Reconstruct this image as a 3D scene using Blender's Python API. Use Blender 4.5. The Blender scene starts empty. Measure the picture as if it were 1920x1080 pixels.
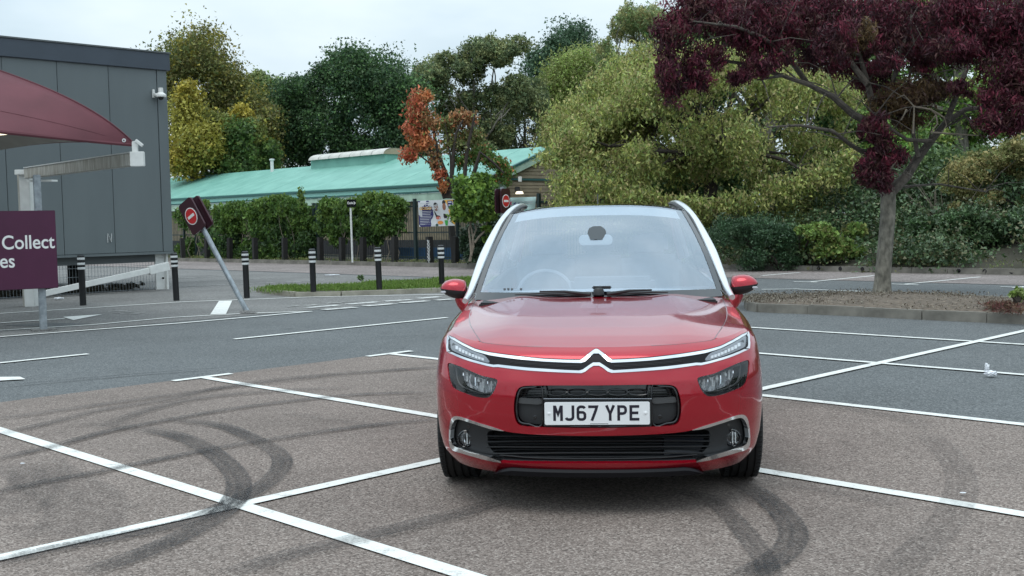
import bpy, bmesh, math, random
import numpy as np
from mathutils import Vector, Matrix
from mathutils.geometry import delaunay_2d_cdt
random.seed(7); RNG = np.random.default_rng(7)
S = bpy.context.scene
# ------------------------------------------------------------------ camera, sky, sun, exposure
F = 2080.0; CH = 1.5; PITCH = math.radians(3.47); ROLL = math.radians(1.15)
fwd = np.array([0, math.cos(PITCH), -math.sin(PITCH)]); u0 = np.array([0, math.sin(PITCH), math.cos(PITCH)]); r0 = np.array([1., 0, 0])
CR = r0*math.cos(ROLL) - u0*math.sin(ROLL); CU = u0*math.cos(ROLL) + r0*math.sin(ROLL); CC = np.array([0, 0, CH])
cam_d = bpy.data.cameras.new('camera'); cam = bpy.data.objects.new('camera', cam_d); S.collection.objects.link(cam)
cam_d.sensor_width = 36; cam_d.lens = 36*F/1920; cam_d.clip_start = .05; cam_d.clip_end = 2000
mw = Matrix.Identity(4)
for i in range(3):
    mw[i][0] = CR[i]; mw[i][1] = CU[i]; mw[i][2] = -fwd[i]; mw[i][3] = CC[i]
cam.matrix_world = mw
S.camera = cam
SUN_EL, SUN_AZ = math.radians(68), math.radians(205)      # high behind a cloud deck, over the photographer's shoulder
W = bpy.data.worlds.new('World'); S.world = W; W.use_nodes = True
nt = W.node_tree; nt.nodes.clear(); N = nt.nodes.new; Lk = nt.links.new
o_ = N('ShaderNodeOutputWorld'); bg = N('ShaderNodeBackground'); bg.inputs[1].default_value = .10
sky = N('ShaderNodeTexSky'); sky.sky_type = 'NISHITA'; sky.sun_disc = False; sky.sun_elevation = SUN_EL; sky.sun_rotation = SUN_AZ
tc = N('ShaderNodeTexCoord'); mp = N('ShaderNodeMapping'); mp.inputs['Scale'].default_value = (1.3, 1.3, 3.6)
nz = N('ShaderNodeTexNoise'); nz.inputs['Scale'].default_value = 2.1; nz.inputs['Detail'].default_value = 5; nz.inputs['Roughness'].default_value = .5
rp = N('ShaderNodeValToRGB'); e = rp.color_ramp.elements
e[0].position = .30; e[0].color = (4.9, 6.3, 7.2, 1); e[1].position = .68; e[1].color = (8.3, 9.3, 9.8, 1)
mx = N('ShaderNodeMix'); mx.data_type = 'RGBA'; mx.inputs[0].default_value = .90
Lk(tc.outputs['Generated'], mp.inputs[0]); Lk(mp.outputs[0], nz.inputs[0]); Lk(nz.outputs[0], rp.inputs[0])
Lk(sky.outputs[0], mx.inputs[6]); Lk(rp.outputs[0], mx.inputs[7]); 
# overcast luminance law: the cloud deck brightens evenly from horizon to zenith
sx_ = N('ShaderNodeSeparateXYZ'); Lk(tc.outputs['Generated'], sx_.inputs[0]); cl_ = N('ShaderNodeMath'); cl_.operation = 'MAXIMUM'; Lk(sx_.outputs[2], cl_.inputs[0]); cl_.inputs[1].default_value = 0
ma_ = N('ShaderNodeMath'); ma_.operation = 'MULTIPLY_ADD'; Lk(cl_.outputs[0], ma_.inputs[0]); ma_.inputs[1].default_value = 1.15; ma_.inputs[2].default_value = .96
vs_ = N('ShaderNodeVectorMath'); vs_.operation = 'SCALE'; Lk(mx.outputs[2], vs_.inputs[0]); Lk(ma_.outputs[0], vs_.inputs['Scale']); Lk(vs_.outputs[0], bg.inputs[0]); Lk(bg.outputs[0], o_.inputs[0])
sd = bpy.data.lights.new('sun', 'SUN'); sd.energy = 1.0; sd.angle = math.radians(40); sd.color = (1, .97, .92)
so = bpy.data.objects.new('sun', sd); S.collection.objects.link(so)
sdir = Vector((math.sin(SUN_AZ)*math.cos(SUN_EL), math.cos(SUN_AZ)*math.cos(SUN_EL), math.sin(SUN_EL)))
so.rotation_euler = sdir.to_track_quat('Z', 'Y').to_euler()
S.view_settings.view_transform = 'Standard'; S.view_settings.look = 'None'; S.view_settings.gamma = 1
S.view_settings.use_curve_mapping = False; S.view_settings.exposure = 0.08

# ------------------------------------------------------------------ helpers
def ray(px, py): return fwd + (px-960)/F*CR + (540-py)/F*CU
def G(px, py, z=0.0):
    d = ray(px, py); return CC + d*((z-CH)/d[2])
def at(px, py, y):
    d = ray(px, py); return CC + d*(y/d[1])
def horizon(px): return 414-.02*(px-960)
def AB(a, b, z=0.0): return ((a-b)*.70711, (a+b)*.70711, z)     # car-park grid frame, 45 degrees to the view
def link(name, me, parent=None, world=True):
    o = bpy.data.objects.new(name, me); S.collection.objects.link(o)
    if parent is not None:
        o.parent = parent
        if world: o.matrix_parent_inverse = full(parent).inverted()
    return o
def full(p):
    m = Matrix.LocRotScale(p.location, p.rotation_euler, p.scale)
    return full(p.parent) @ p.matrix_parent_inverse @ m if p.parent else m
def tag(o, label=None, cat=None, group=None, kind=None):
    if label: o['label'] = label
    if cat: o['category'] = cat
    if group: o['group'] = group
    if kind: o['kind'] = kind
    return o
def thing(name, label, cat, loc=(0, 0, 0), rz=0.0, group=None):
    o = bpy.data.objects.new(name, None); S.collection.objects.link(o); o.location = loc; o.rotation_euler = (0, 0, rz)
    o.empty_display_size = .2
    return tag(o, label, cat, group)
def struct_root(name):
    o = bpy.data.objects.new(name, None); S.collection.objects.link(o); o['kind'] = 'structure'; return o
def dup(root, loc, rz=None, label=None):
    r = root.copy(); S.collection.objects.link(r); r.location = loc
    if rz is not None: r.rotation_euler = (r.rotation_euler[0], r.rotation_euler[1], rz)
    if label: r['label'] = label
    def rec(src, dst):
        for ch in src.children:
            c = ch.copy(); S.collection.objects.link(c); c.parent = dst; rec(ch, c)
    rec(root, r); return r
class MB:
    def __init__(s): s.v = []; s.f = []
    def box(s, c, d, R=None):
        b = len(s.v)
        for k in range(8):
            p = Vector(((k & 1)-.5, ((k >> 1) & 1)-.5, (k >> 2)-.5)); p = Vector((p.x*d[0], p.y*d[1], p.z*d[2]))
            if R is not None: p = R @ p
            s.v.append((c[0]+p.x, c[1]+p.y, c[2]+p.z))
        s.f += [tuple(b+i for i in q) for q in ((0, 2, 3, 1), (4, 5, 7, 6), (0, 1, 5, 4), (2, 6, 7, 3), (0, 4, 6, 2), (1, 3, 7, 5))]; return s
    def beam(s, p, q, w, h):
        p = Vector(p); q = Vector(q); d = q-p; L = d.length; y = d.normalized(); x = y.cross(Vector((0, 0, 1)))
        if x.length < 1e-4: x = Vector((1, 0, 0))
        x.normalize(); z = x.cross(y); R = Matrix((x, y, z)).transposed()
        return s.box((p+q)/2, (w, L, h), R)
    def tube(s, pts, rad, n=8, cap=True, flat=None):
        pts = [Vector(p) for p in pts]
        if not hasattr(rad, '__len__'): rad = [rad]*len(pts)
        rad = list(rad)+[rad[-1]]*(len(pts)-len(rad))
        b = len(s.v); up = Vector((0, 0, 1)); px = None
        for i, p in enumerate(pts):
            t = (pts[min(i+1, len(pts)-1)]-pts[max(i-1, 0)]).normalized()
            if px is None:
                px = t.cross(up)
                if px.length < 1e-3: px = t.cross(Vector((0, 1, 0)))
            px = (px - t*px.dot(t)).normalized(); pz = px.cross(t)
            ra, rb = rad[i] if hasattr(rad[i], '__len__') else (rad[i], rad[i])
            for k in range(n):
                a = 2*math.pi*k/n; s.v.append(tuple(p+px*math.cos(a)*ra+pz*math.sin(a)*rb))
        for i in range(len(pts)-1):
            for k in range(n):
                s.f.append((b+i*n+k, b+i*n+(k+1) % n, b+(i+1)*n+(k+1) % n, b+(i+1)*n+k))
        if cap: s.f.append(tuple(b+k for k in range(n))[::-1]); s.f.append(tuple(b+(len(pts)-1)*n+k for k in range(n)))
        return s
    def lathe(s, prof, c=(0, 0, 0), n=20, axis='z'):
        b = len(s.v)
        for (r_, h) in prof:
            for k in range(n):
                a = 2*math.pi*k/n; x, y = r_*math.cos(a), r_*math.sin(a)
                p = (x, y, h) if axis == 'z' else ((h, x, y) if axis == 'x' else (x, h, y))
                s.v.append((c[0]+p[0], c[1]+p[1], c[2]+p[2]))
        for i in range(len(prof)-1):
            for k in range(n): s.f.append((b+i*n+k, b+i*n+(k+1) % n, b+(i+1)*n+(k+1) % n, b+(i+1)*n+k))
        return s
    def poly(s, pts, z0=None, z1=None):
        b = len(s.v)
        if z1 is None:
            s.v += [tuple(p) for p in pts]; s.f.append(tuple(range(b, b+len(pts)))); return s
        n = len(pts)
        s.v += [(p[0], p[1], z0) for p in pts]+[(p[0], p[1], z1) for p in pts]
        s.f.append(tuple(range(b+n, b+2*n))); s.f.append(tuple(range(b, b+n))[::-1])
        for k in range(n): s.f.append((b+k, b+(k+1) % n, b+n+(k+1) % n, b+n+k))
        return s
    def prism(s, pts, vec):
        b = len(s.v); n = len(pts); v = Vector(vec)
        s.v += [tuple(p) for p in pts]+[tuple(Vector(p)+v) for p in pts]
        s.f.append(tuple(range(b, b+n))[::-1]); s.f.append(tuple(range(b+n, b+2*n)))
        for k in range(n): s.f.append((b+k, b+n+k, b+n+(k+1) % n, b+(k+1) % n)[::-1])
        return s
    def grid(s, P):
        P = np.asarray(P); m, n = P.shape[:2]; b = len(s.v); s.v += [tuple(p) for p in P.reshape(-1, 3)]
        for i in range(m-1):
            for j in range(n-1): s.f.append((b+i*n+j, b+i*n+j+1, b+(i+1)*n+j+1, b+(i+1)*n+j))
        return s
    def build(s, name, m, parent=None, smooth=False, bevel=0, world=True, fix=True):
        me = bpy.data.meshes.new(name); me.from_pydata(s.v, [], s.f)
        if bevel or fix:
            bm = bmesh.new(); bm.from_mesh(me)
            if bevel: bmesh.ops.bevel(bm, geom=[e for e in bm.edges], offset=bevel, segments=2, affect='EDGES', clamp_overlap=True)
            bmesh.ops.recalc_face_normals(bm, faces=bm.faces); bm.to_mesh(me); bm.free()
        if smooth:
            me.polygons.foreach_set('use_smooth', [True]*len(me.polygons))
            if smooth != 2: me.set_sharp_from_angle(angle=math.radians(38))
        if m is not None: me.materials.append(m)
        return link(name, me, parent, world)
def rotz(a): return Matrix.Rotation(a, 3, 'Z')

# ------------------------------------------------------------------ materials
def mat(name, col, rough=.6, metal=0., coat=0., spec=None, var=0., vs=6., bump=0., bs=40., col2=None, alpha=1., emis=None, streak=None, det=4):
    m = bpy.data.materials.new(name); m.use_nodes = True; t = m.node_tree; p = t.nodes['Principled BSDF']
    p.inputs['Base Color'].default_value = (*col, 1); p.inputs['Roughness'].default_value = rough; p.inputs['Metallic'].default_value = metal
    p.inputs['Coat Weight'].default_value = coat; p.inputs['Coat Roughness'].default_value = .04
    if spec is not None: p.inputs['Specular IOR Level'].default_value = spec
    if alpha < 1: p.inputs['Alpha'].default_value = alpha
    if emis: p.inputs['Emission Color'].default_value = (*emis[0], 1); p.inputs['Emission Strength'].default_value = emis[1]
    if var or bump:
        tc = t.nodes.new('ShaderNodeTexCoord'); n = t.nodes.new('ShaderNodeTexNoise'); n.inputs['Scale'].default_value = vs; n.inputs['Detail'].default_value = det
        src = tc.outputs['Object']
        if streak:
            mpn = t.nodes.new('ShaderNodeMapping'); mpn.inputs['Scale'].default_value = streak; t.links.new(src, mpn.inputs[0]); src = mpn.outputs[0]
        t.links.new(src, n.inputs[0])
    if var:
        c2 = col2 or tuple(c*(1-var) for c in col)
        r = t.nodes.new('ShaderNodeValToRGB'); r.color_ramp.elements[0].position = .35; r.color_ramp.elements[1].position = .68
        r.color_ramp.elements[0].color = (*c2, 1); r.color_ramp.elements[1].color = (*col, 1)
        t.links.new(n.outputs[0], r.inputs[0]); t.links.new(r.outputs[0], p.inputs['Base Color'])
    if bump:
        n2 = t.nodes.new('ShaderNodeTexNoise'); n2.inputs['Scale'].default_value = bs; n2.inputs['Detail'].default_value = 5
        b = t.nodes.new('ShaderNodeBump'); b.inputs['Strength'].default_value = bump; b.inputs['Distance'].default_value = .01
        t.links.new(tc.outputs['Object'], n2.inputs[0]); t.links.new(n2.outputs[0], b.inputs['Height']); t.links.new(b.outputs[0], p.inputs['Normal'])
    return m
def tarmac(name, c_lo, c_hi, chip, dark, s1=95, stain=.25, pale=.0):
    """aggregate surface: coarse chips (voronoi cells with random tone), binder, broad stains"""
    m = bpy.data.materials.new(name); m.use_nodes = True; t = m.node_tree; p = t.nodes['Principled BSDF']; n = t.nodes.new; l = t.links.new
    tc = n('ShaderNodeTexCoord'); vo = n('ShaderNodeTexVoronoi'); vo.inputs['Scale'].default_value = s1; l(tc.outputs['Object'], vo.inputs['Vector'])
    nd = n('ShaderNodeTexNoise'); nd.inputs['Scale'].default_value = s1*2.2; nd.inputs['Detail'].default_value = 3; l(tc.outputs['Object'], nd.inputs['Vector'])
    sp = n('ShaderNodeSeparateColor'); l(vo.outputs['Color'], sp.inputs[0])
    r = n('ShaderNodeValToRGB'); cr = r.color_ramp; cr.elements[0].position = 0; cr.elements[0].color = (*dark, 1); cr.elements[1].position = 1; cr.elements[1].color = (*chip, 1)
    e1 = cr.elements.new(.22); e1.color = (*c_lo, 1); e2 = cr.elements.new(.8); e2.color = (*c_hi, 1)
    mm = n('ShaderNodeMath'); mm.operation = 'MULTIPLY_ADD'; l(nd.outputs[0], mm.inputs[0]); mm.inputs[1].default_value = 1.0
    sb = n('ShaderNodeMath'); sb.operation = 'MULTIPLY_ADD'; l(sp.outputs[0], sb.inputs[0]); sb.inputs[1].default_value = .9; sb.inputs[2].default_value = -.45
    l(sb.outputs[0], mm.inputs[2]); l(mm.outputs[0], r.inputs[0])
    nb = n('ShaderNodeTexNoise'); nb.inputs['Scale'].default_value = .55; nb.inputs['Detail'].default_value = 6; nb.inputs['Roughness'].default_value = .62; l(tc.outputs['Object'], nb.inputs['Vector'])
    mr = n('ShaderNodeMapRange'); mr.inputs['From Min'].default_value = .3; mr.inputs['From Max'].default_value = .7
    mr.inputs['To Min'].default_value = 1-stain; mr.inputs['To Max'].default_value = 1+stain*.45; l(nb.outputs[0], mr.inputs['Value'])
    # oil spots
    no = n('ShaderNodeTexNoise'); no.inputs['Scale'].default_value = 2.6; no.inputs['Detail'].default_value = 3; l(tc.outputs['Object'], no.inputs['Vector'])
    mo = n('ShaderNodeMapRange'); mo.inputs['From Min'].default_value = .64; mo.inputs['From Max'].default_value = .74; mo.inputs['To Min'].default_value = 1; mo.inputs['To Max'].default_value = .78; l(no.outputs[0], mo.inputs['Value'])
    m2 = n('ShaderNodeMath'); m2.operation = 'MULTIPLY'; l(mr.outputs[0], m2.inputs[0]); l(mo.outputs[0], m2.inputs[1])
    vm = n('ShaderNodeVectorMath'); vm.operation = 'SCALE'; l(r.outputs[0], vm.inputs[0]); l(m2.outputs[0], vm.inputs['Scale'])
    l(vm.outputs[0], p.inputs['Base Color']); p.inputs['Roughness'].default_value = .88; p.inputs['Specular IOR Level'].default_value = .3
    b = n('ShaderNodeBump'); b.inputs['Strength'].default_value = .55; b.inputs['Distance'].default_value = .004; l(vo.outputs['Distance'], b.inputs['Height']); b.invert = True
    l(b.outputs[0], p.inputs['Normal']); return m
def paint_line(name, col, worn, thresh=.33, s=9.):
    m = bpy.data.materials.new(name); m.use_nodes = True; t = m.node_tree; p = t.nodes['Principled BSDF']; n = t.nodes.new; l = t.links.new
    tc = n('ShaderNodeTexCoord'); a = n('ShaderNodeTexNoise'); a.inputs['Scale'].default_value = s; a.inputs['Detail'].default_value = 8; a.inputs['Roughness'].default_value = .75
    c = n('ShaderNodeTexNoise'); c.inputs['Scale'].default_value = 110; c.inputs['Detail'].default_value = 2
    l(tc.outputs['Object'], a.inputs['Vector']); l(tc.outputs['Object'], c.inputs['Vector'])
    ad = n('ShaderNodeMath'); ad.operation = 'MULTIPLY_ADD'; l(c.outputs[0], ad.inputs[0]); ad.inputs[1].default_value = .28; l(a.outputs[0], ad.inputs[2])
    r = n('ShaderNodeValToRGB'); r.color_ramp.elements[0].position = thresh+.08; r.color_ramp.elements[0].color = (*worn, 1)
    r.color_ramp.elements[1].position = thresh+.25; r.color_ramp.elements[1].color = (*col, 1); l(ad.outputs[0], r.inputs[0]); l(r.outputs[0], p.inputs['Base Color'])
    p.inputs['Roughness'].default_value = .7
    b = n('ShaderNodeBump'); b.inputs['Strength'].default_value = .25; b.inputs['Distance'].default_value = .003; l(c.outputs[0], b.inputs['Height']); l(b.outputs[0], p.inputs['Normal'])
    return m
def leaf_mat(name, rough=.55, trans=.3, spec=.35):
    m = bpy.data.materials.new(name); m.use_nodes = True; t = m.node_tree; p = t.nodes['Principled BSDF']; n = t.nodes.new; l = t.links.new
    at_ = n('ShaderNodeAttribute'); at_.attribute_name = 'tint'; l(at_.outputs['Color'], p.inputs['Base Color']); p.inputs['Roughness'].default_value = rough
    p.inputs['Specular IOR Level'].default_value = spec
    tr = n('ShaderNodeBsdfTranslucent'); l(at_.outputs['Color'], tr.inputs['Color']); ms = n('ShaderNodeMixShader'); ms.inputs[0].default_value = trans
    l(p.outputs[0], ms.inputs[1]); l(tr.outputs[0], ms.inputs[2]); l(ms.outputs[0], t.nodes['Material Output'].inputs[0]); return m
def glassy(name, tint, gloss, refl=(1, 1, 1), rough=.0, haze=0., hcol=(.6, .65, .7)):
    """thin pane: see-through, mirror coat by Fresnel, optional pale diffuse layer painting in sky glare"""
    m = bpy.data.materials.new(name); m.use_nodes = True; t = m.node_tree; t.nodes.clear(); n = t.nodes.new; l = t.links.new
    o = n('ShaderNodeOutputMaterial'); tr = n('ShaderNodeBsdfTransparent'); tr.inputs[0].default_value = (*tint, 1)
    g = n('ShaderNodeBsdfGlossy'); g.inputs[0].default_value = (*refl, 1); g.inputs['Roughness'].default_value = rough
    fr = n('ShaderNodeLayerWeight'); fr.inputs[0].default_value = .5; ms = n('ShaderNodeMixShader'); mr = n('ShaderNodeMapRange'); l(fr.outputs['Facing'], mr.inputs['Value'])
    mr.inputs['To Min'].default_value = gloss*.35; mr.inputs['To Max'].default_value = min(1, gloss*1.5); l(mr.outputs[0], ms.inputs[0]); l(tr.outputs[0], ms.inputs[1]); l(g.outputs[0], ms.inputs[2]); last = ms
    if haze:
        d = n('ShaderNodeBsdfDiffuse'); d.inputs[0].default_value = (*hcol, 1); m2 = n('ShaderNodeMixShader'); m2.inputs[0].default_value = haze
        l(ms.outputs[0], m2.inputs[1]); l(d.outputs[0], m2.inputs[2]); last = m2
    l(last.outputs[0], o.inputs[0]); return m
M = {}
M['brown'] = tarmac('brown_tarmac', (.152, .122, .106), (.258, .213, .188), (.42, .37, .33), (.062, .052, .046), 115, .24)
M['grey'] = tarmac('grey_tarmac', (.092, .100, .102), (.150, .160, .163), (.25, .26, .26), (.05, .052, .055), 90, .14)
M['worn'] = tarmac('worn_tarmac', (.145, .143, .138), (.215, .212, .205), (.32, .32, .31), (.09, .09, .09), 60, .22)
M['farbrown'] = tarmac('far_brown_tarmac', (.185, .160, .150), (.275, .238, .225), (.36, .32, .31), (.12, .10, .10), 30, .26)
M['line'] = paint_line('line_paint', (.72, .73, .70), (.36, .35, .33), .36)
M['midline'] = paint_line('half_worn_paint', (.60, .61, .59), (.26, .255, .25), .44, 7.)
M['limbbark'] = mat('limb_bark', (.13, .112, .095), .95, var=.5, vs=10, bump=.8, bs=30, det=8)
M['oldline'] = paint_line('worn_line_paint', (.50, .50, .48), (.19, .19, .18), .50, 5.)
M['soil'] = mat('soil', (.20, .158, .120), .95, var=.62, vs=15, bump=1., bs=40, det=10)
M['earth'] = mat('earth', (.06, .055, .035), .95, var=.5, vs=.7, bump=.6, bs=8)
M['kerb'] = mat('kerb_concrete', (.23, .215, .185), .9, var=.38, vs=5, bump=.45, bs=60, det=8)
M['kerbp'] = mat('pale_kerb_concrete', (.36, .34, .28), .9, var=.3, vs=6, bump=.4, bs=60)
M['black'] = mat('black_plastic', (.012, .013, .015), .42, var=.2, vs=12)
M['blackp'] = mat('black_satin', (.016, .017, .019), .55)
M['band_black'] = mat('band_black', (.004, .004, .006), .5, spec=.25)
M['gloss_black'] = mat('gloss_black', (.006, .006, .008), .12, coat=.6)
M['white'] = mat('white_paint', (.74, .75, .73), .45, var=.12, vs=7)
M['white_dirty'] = mat('white_streaked_paint', (.60, .60, .56), .6, var=.6, vs=5, col2=(.30, .275, .23), streak=(7, 7, .5))
M['refl'] = mat('reflective_band', (.62, .64, .64), .35)
M['galv'] = mat('galvanised_steel', (.38, .42, .45), .42, metal=.55, var=.35, vs=14, det=6)
M['clad'] = mat('grey_cladding', (.134, .158, .164), .42, var=.14, vs=1.1, col2=(.112, .133, .140), streak=(1, 1, .25))
M['clad2'] = mat('navy_grey_trim', (.050, .066, .088), .38, var=.12, vs=2)
M['soffit'] = mat('soffit_grey', (.10, .115, .12), .6)
M['burg'] = mat('burgundy_fabric', (.135, .038, .050), .75, var=.22, vs=1.6, bump=.12, bs=220)
M['lining'] = mat('canopy_lining', (.30, .28, .25), .85, var=.12, vs=2)
M['lamp'] = mat('lit_tube', (.9, .85, .7), .4, emis=((1, .88, .62), 2.2))
M['purple'] = mat('purple_sign', (.078, .014, .048), .38, var=.1, vs=3)
M['maroon'] = mat('maroon_sign', (.042, .006, .014), .35, var=.2, vs=9)
M['signred'] = mat('sign_red', (.55, .018, .022), .35)
M['signwhite'] = mat('sign_white', (.8, .8, .78), .4)
M['teal'] = mat('teal_roof', (.195, .425, .352), .55, var=.25, vs=1.2, col2=(.145, .345, .285), streak=(1, 1, 1), det=6)
M['teallight'] = mat('pale_teal', (.30, .60, .52), .6, var=.1)
M['tealdark'] = mat('dark_teal_gutter', (.035, .13, .12), .55)
M['mint'] = mat('mint_fascia', (.50, .68, .54), .7, var=.25, vs=2.5)
M['cap'] = mat('vent_cap', (.60, .59, .54), .6, var=.2, vs=3)
M['beige'] = mat('beige_cladding', (.42, .34, .235), .8, var=.2, vs=3)
M['beige2'] = mat('beige_brick', (.30, .25, .17), .85, var=.35, vs=6)
M['dbrick'] = mat('dark_brick', (.045, .045, .048), .8, var=.4, vs=10)
M['bluepaint'] = mat('blue_boards', (.018, .075, .17), .6, var=.25, vs=3)
M['fence'] = mat('dark_green_fence', (.014, .030, .030), .5)
M['bark'] = mat('grey_bark', (.27, .25, .205), .92, var=.62, vs=13, bump=1., bs=34, streak=(1, 1, .5), det=10)
M['darkbark'] = mat('dark_bark', (.060, .048, .040), .95, var=.4, vs=8, bump=.6, bs=18)
M['palebark'] = mat('pale_dry_wood', (.26, .22, .17), .9, var=.4, vs=9)
M['leaf'] = leaf_mat('leaf'); M['darkleaf'] = leaf_mat('waxy_leaf', .42, .15, .45); M['purpleleaf'] = leaf_mat('purple_leaf', .6, .22, .2)
M['wood'] = mat('black_timber', (.018, .017, .016), .8, var=.3, vs=8)
M['paper'] = mat('white_paper', (.75, .77, .80), .7)
# car
M['red'] = mat('red_paint', (.40, .003, .017), .24, metal=.58, coat=1.)
M['chrome'] = mat('chrome', (.70, .72, .74), .10, metal=1.)
M['silver'] = mat('silver_arch', (.74, .77, .79), .30, metal=.75, coat=.5)
M['tyre'] = mat('tyre_rubber', (.013, .013, .014), .78, var=.3, vs=30)
M['rim'] = mat('alloy_rim', (.45, .46, .48), .25, metal=.9)
M['plate'] = mat('plate_white', (.80, .81, .82), .35, bump=.03, bs=30)
M['ink'] = mat('plate_black', (.012, .010, .022), .4)
M['screen'] = glassy('windscreen_glass', (.80, .88, .94), .34, (.82, .91, 1.0), haze=.12, hcol=(.55, .62, .72))  # bluish diffuse haze stands in for the milky sky reflection
M['lens'] = glassy('lamp_lens', (.97, .98, .99), .10)
M['sideglass'] = glassy('tinted_glass', (.55, .58, .59), .35)
M['roofglass'] = mat('roof_glass', (.010, .011, .012), .03, coat=1.)
M['int'] = mat('dark_trim', (.16, .17, .185), .75)
M['dash'] = mat('dash_top', (.34, .36, .38), .8)
M['seat'] = mat('seat_cloth', (.34, .35, .37), .9, var=.3, vs=9)
M['pale'] = mat('pale_headlining', (.42, .42, .42), .9)
M['drl'] = mat('light_guide', (.60, .63, .66), .25, coat=.6)
M['wsticker'] = mat('rubber_grey', (.05, .055, .06), .6)
# ------------------------------------------------------------------ ground
def sheet(name, pts, z, m, parent=None):
    o = MB().poly([(p[0], p[1], z) for p in pts]).build(name, m, parent, fix=False)
    o.data.polygons[0].flip() if o.data.polygons[0].normal.z < 0 else None
    if parent is None: o['kind'] = 'structure'
    return o
sheet('ground', [(-500, -300), (500, -300), (500, 700), (-500, 700)], -.012, M['earth'])
sheet('grey_tarmac', [AB(26.45, -45), AB(26.45, 22), AB(24.35, 23.5), AB(24.35, 75), AB(-40, 75), AB(-40, -45)], 0, M['grey'])
sheet('brown_parking_bays', [AB(7.97, 10), AB(-30, 10.0), AB(-30, -40), AB(7.97, -40)], .004, M['brown'])
sheet('worn_lane_surface', [AB(19.6, 17.4), AB(16.2, 16.25), AB(-20, 16.25), AB(-20, 60), AB(19.6, 60)], .004, M['worn'])
sheet('far_brown_bays', [AB(22.95, -30), AB(22.95, 21), AB(19.9, 22.5), AB(19.9, 75), AB(24.3, 75), AB(24.3, 23.5), AB(26.4, 22), AB(26.4, -30)], .008, M['farbrown'])
# painted lines: strips of real width along ground points
def strip(name, pts, w, m='line', z=.012, parent=None):
    P = [Vector((p[0], p[1], 0)) for p in pts]; mb = MB(); L = []
    for i, p in enumerate(P):
        t = (P[min(i+1, len(P)-1)]-P[max(i-1, 0)]).normalized(); nrm = Vector((-t.y, t.x, 0))
        ww = w[i] if hasattr(w, '__len__') else w
        L.append([(p+nrm*ww/2)[:2]+(z,), (p-nrm*ww/2)[:2]+(z,)])
    mb.grid(L); o = mb.build(name, M[m], parent)
    if o.data.polygons[0].normal.z < 0: o.data.flip_normals()
    if parent is None: o['kind'] = 'structure'
    return o
W1 = .10
for a, b0, b1 in ((3.10, -9, 9.9), (5.56, -9, 9.9), (7.93, -9, 9.9), (10.36, -9, 9.9), (12.72, -9, 9.9)):
    strip('bay_line', [AB(a, b0), AB(a, b1)], W1 if a < 10 else .09, z=.012)
strip('bay_line', [AB(-6, 5.2), AB(20, 5.2)], W1, z=.0126)
for a in (-1.8, .65): strip('bay_line', [AB(a, -9), AB(a, 9.9)], W1)
for a in (-1.8, .65, 3.1, 5.56, 7.93): strip('bay_line_end', [AB(a-.32, 9.93), AB(a+.32, 9.93)], .10, z=.0126)
for a0, a1 in ((-4.1, -.3), (1.85, 5.75), (7.73, 11.5), (13.45, 17.2)):
    if a1-a0 > .1: strip('lane_dash', [AB(a0, 12.95), AB(a1, 12.95)], .10)
sheet('lane_marking', [G(-40, 709), G(38, 708.5), G(48, 713), G(-40, 718)], .0126, M['line'])
strip('edge_line', [G(-300, 661), G(0, 632.6), G(170, 619.5), G(340, 606.7), G(489, 593.7), G(584, 584.7)], .10)
strip('edge_line', [G(-300, 641), G(0, 620.6), G(174, 610), G(320, 596.5), G(455, 589), G(528, 586.5), G(584, 585)], .09, z=.0126)
strip('edge_line', [G(-300, 608), G(0, 588.7), G(170, 578), G(340, 567), G(584, 557.7), G(798, 553.5), G(900, 552)], .10)
strip('edge_line', [G(409, 590.5), G(423, 565)], .26, z=.0132)
sheet('turn_arrow', [G(117.6, 595.5), G(192.6, 590.4), G(138, 601.5)], .0132, M['line'])
strip('turn_arrow_stem', [G(-60, 610), G(5, 606.3), G(121, 598.3)], .12)
strip('worn_letter', [G(203, 585), G(240, 583.5)], .07, 'oldline'); strip('worn_letter', [G(213, 588), G(260, 584.5)], .08, 'oldline')
strip('worn_letter', [G(225, 589.5), G(272, 587.5)], .07, 'oldline'); strip('worn_letter', [G(243, 590.5), G(262, 589)], .07, 'oldline')
sheet('drain_patch', [G(5, 611), G(88, 606), G(172, 607.5), G(100, 614)], .0086, M['grey'])
for x0, y0, x1, y1 in ((607, 582, 666, 577), (683, 575, 740, 570.4), (752, 569, 802, 565), (576, 578, 635, 573), (652, 571.5, 708, 567), (721, 566, 770, 562.8), (785, 560.7, 823, 557.3), (818, 564, 850, 561.5)):
    strip('crossing_dash', [G(x0, y0), G(x1, y1)], .24, 'midline', z=.0132)
for x0, y0, x1, y1 in ((538, 576, 560, 574.5), (572, 574.5, 597, 572), (612, 570, 640, 568.5), (640, 566.5, 668, 566)):
    strip('worn_letter', [G(x0, y0), G(x1, y1)], .16, 'oldline', z=.0132)
# lines of the far lot
for pts in ([(1428, 543.5), (1490, 542.7), (1600, 546.5), (1750, 552.6)],): strip('far_edge_line', [G(*p) for p in pts], .10)
for x0, y0, x1, y1 in ((1428, 517.5, 1500, 511.5), (1520, 529.3, 1640, 517.5), (1697, 533.7, 1838, 520), (1900, 540.5, 2010, 528)):
    strip('far_bay_line', [G(x0, y0), G(x1, y1)], .09)
for x0, y0, x1, y1 in ((1488, 529, 1532, 530), (1672, 533.3, 1722, 535.3), (1876, 538.6, 1930, 540)): strip('far_bay_line_end', [G(x0, y0), G(x1, y1)], .09, z=.0126)
for x0, y0, x1, y1 in ((332, 522.5, 420, 518), (330, 529.5, 515, 522), (338, 538, 606, 526.5)): strip('faded_lane_line', [G(x0, y0), G(x1, y1)], .10, 'oldline')
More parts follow.
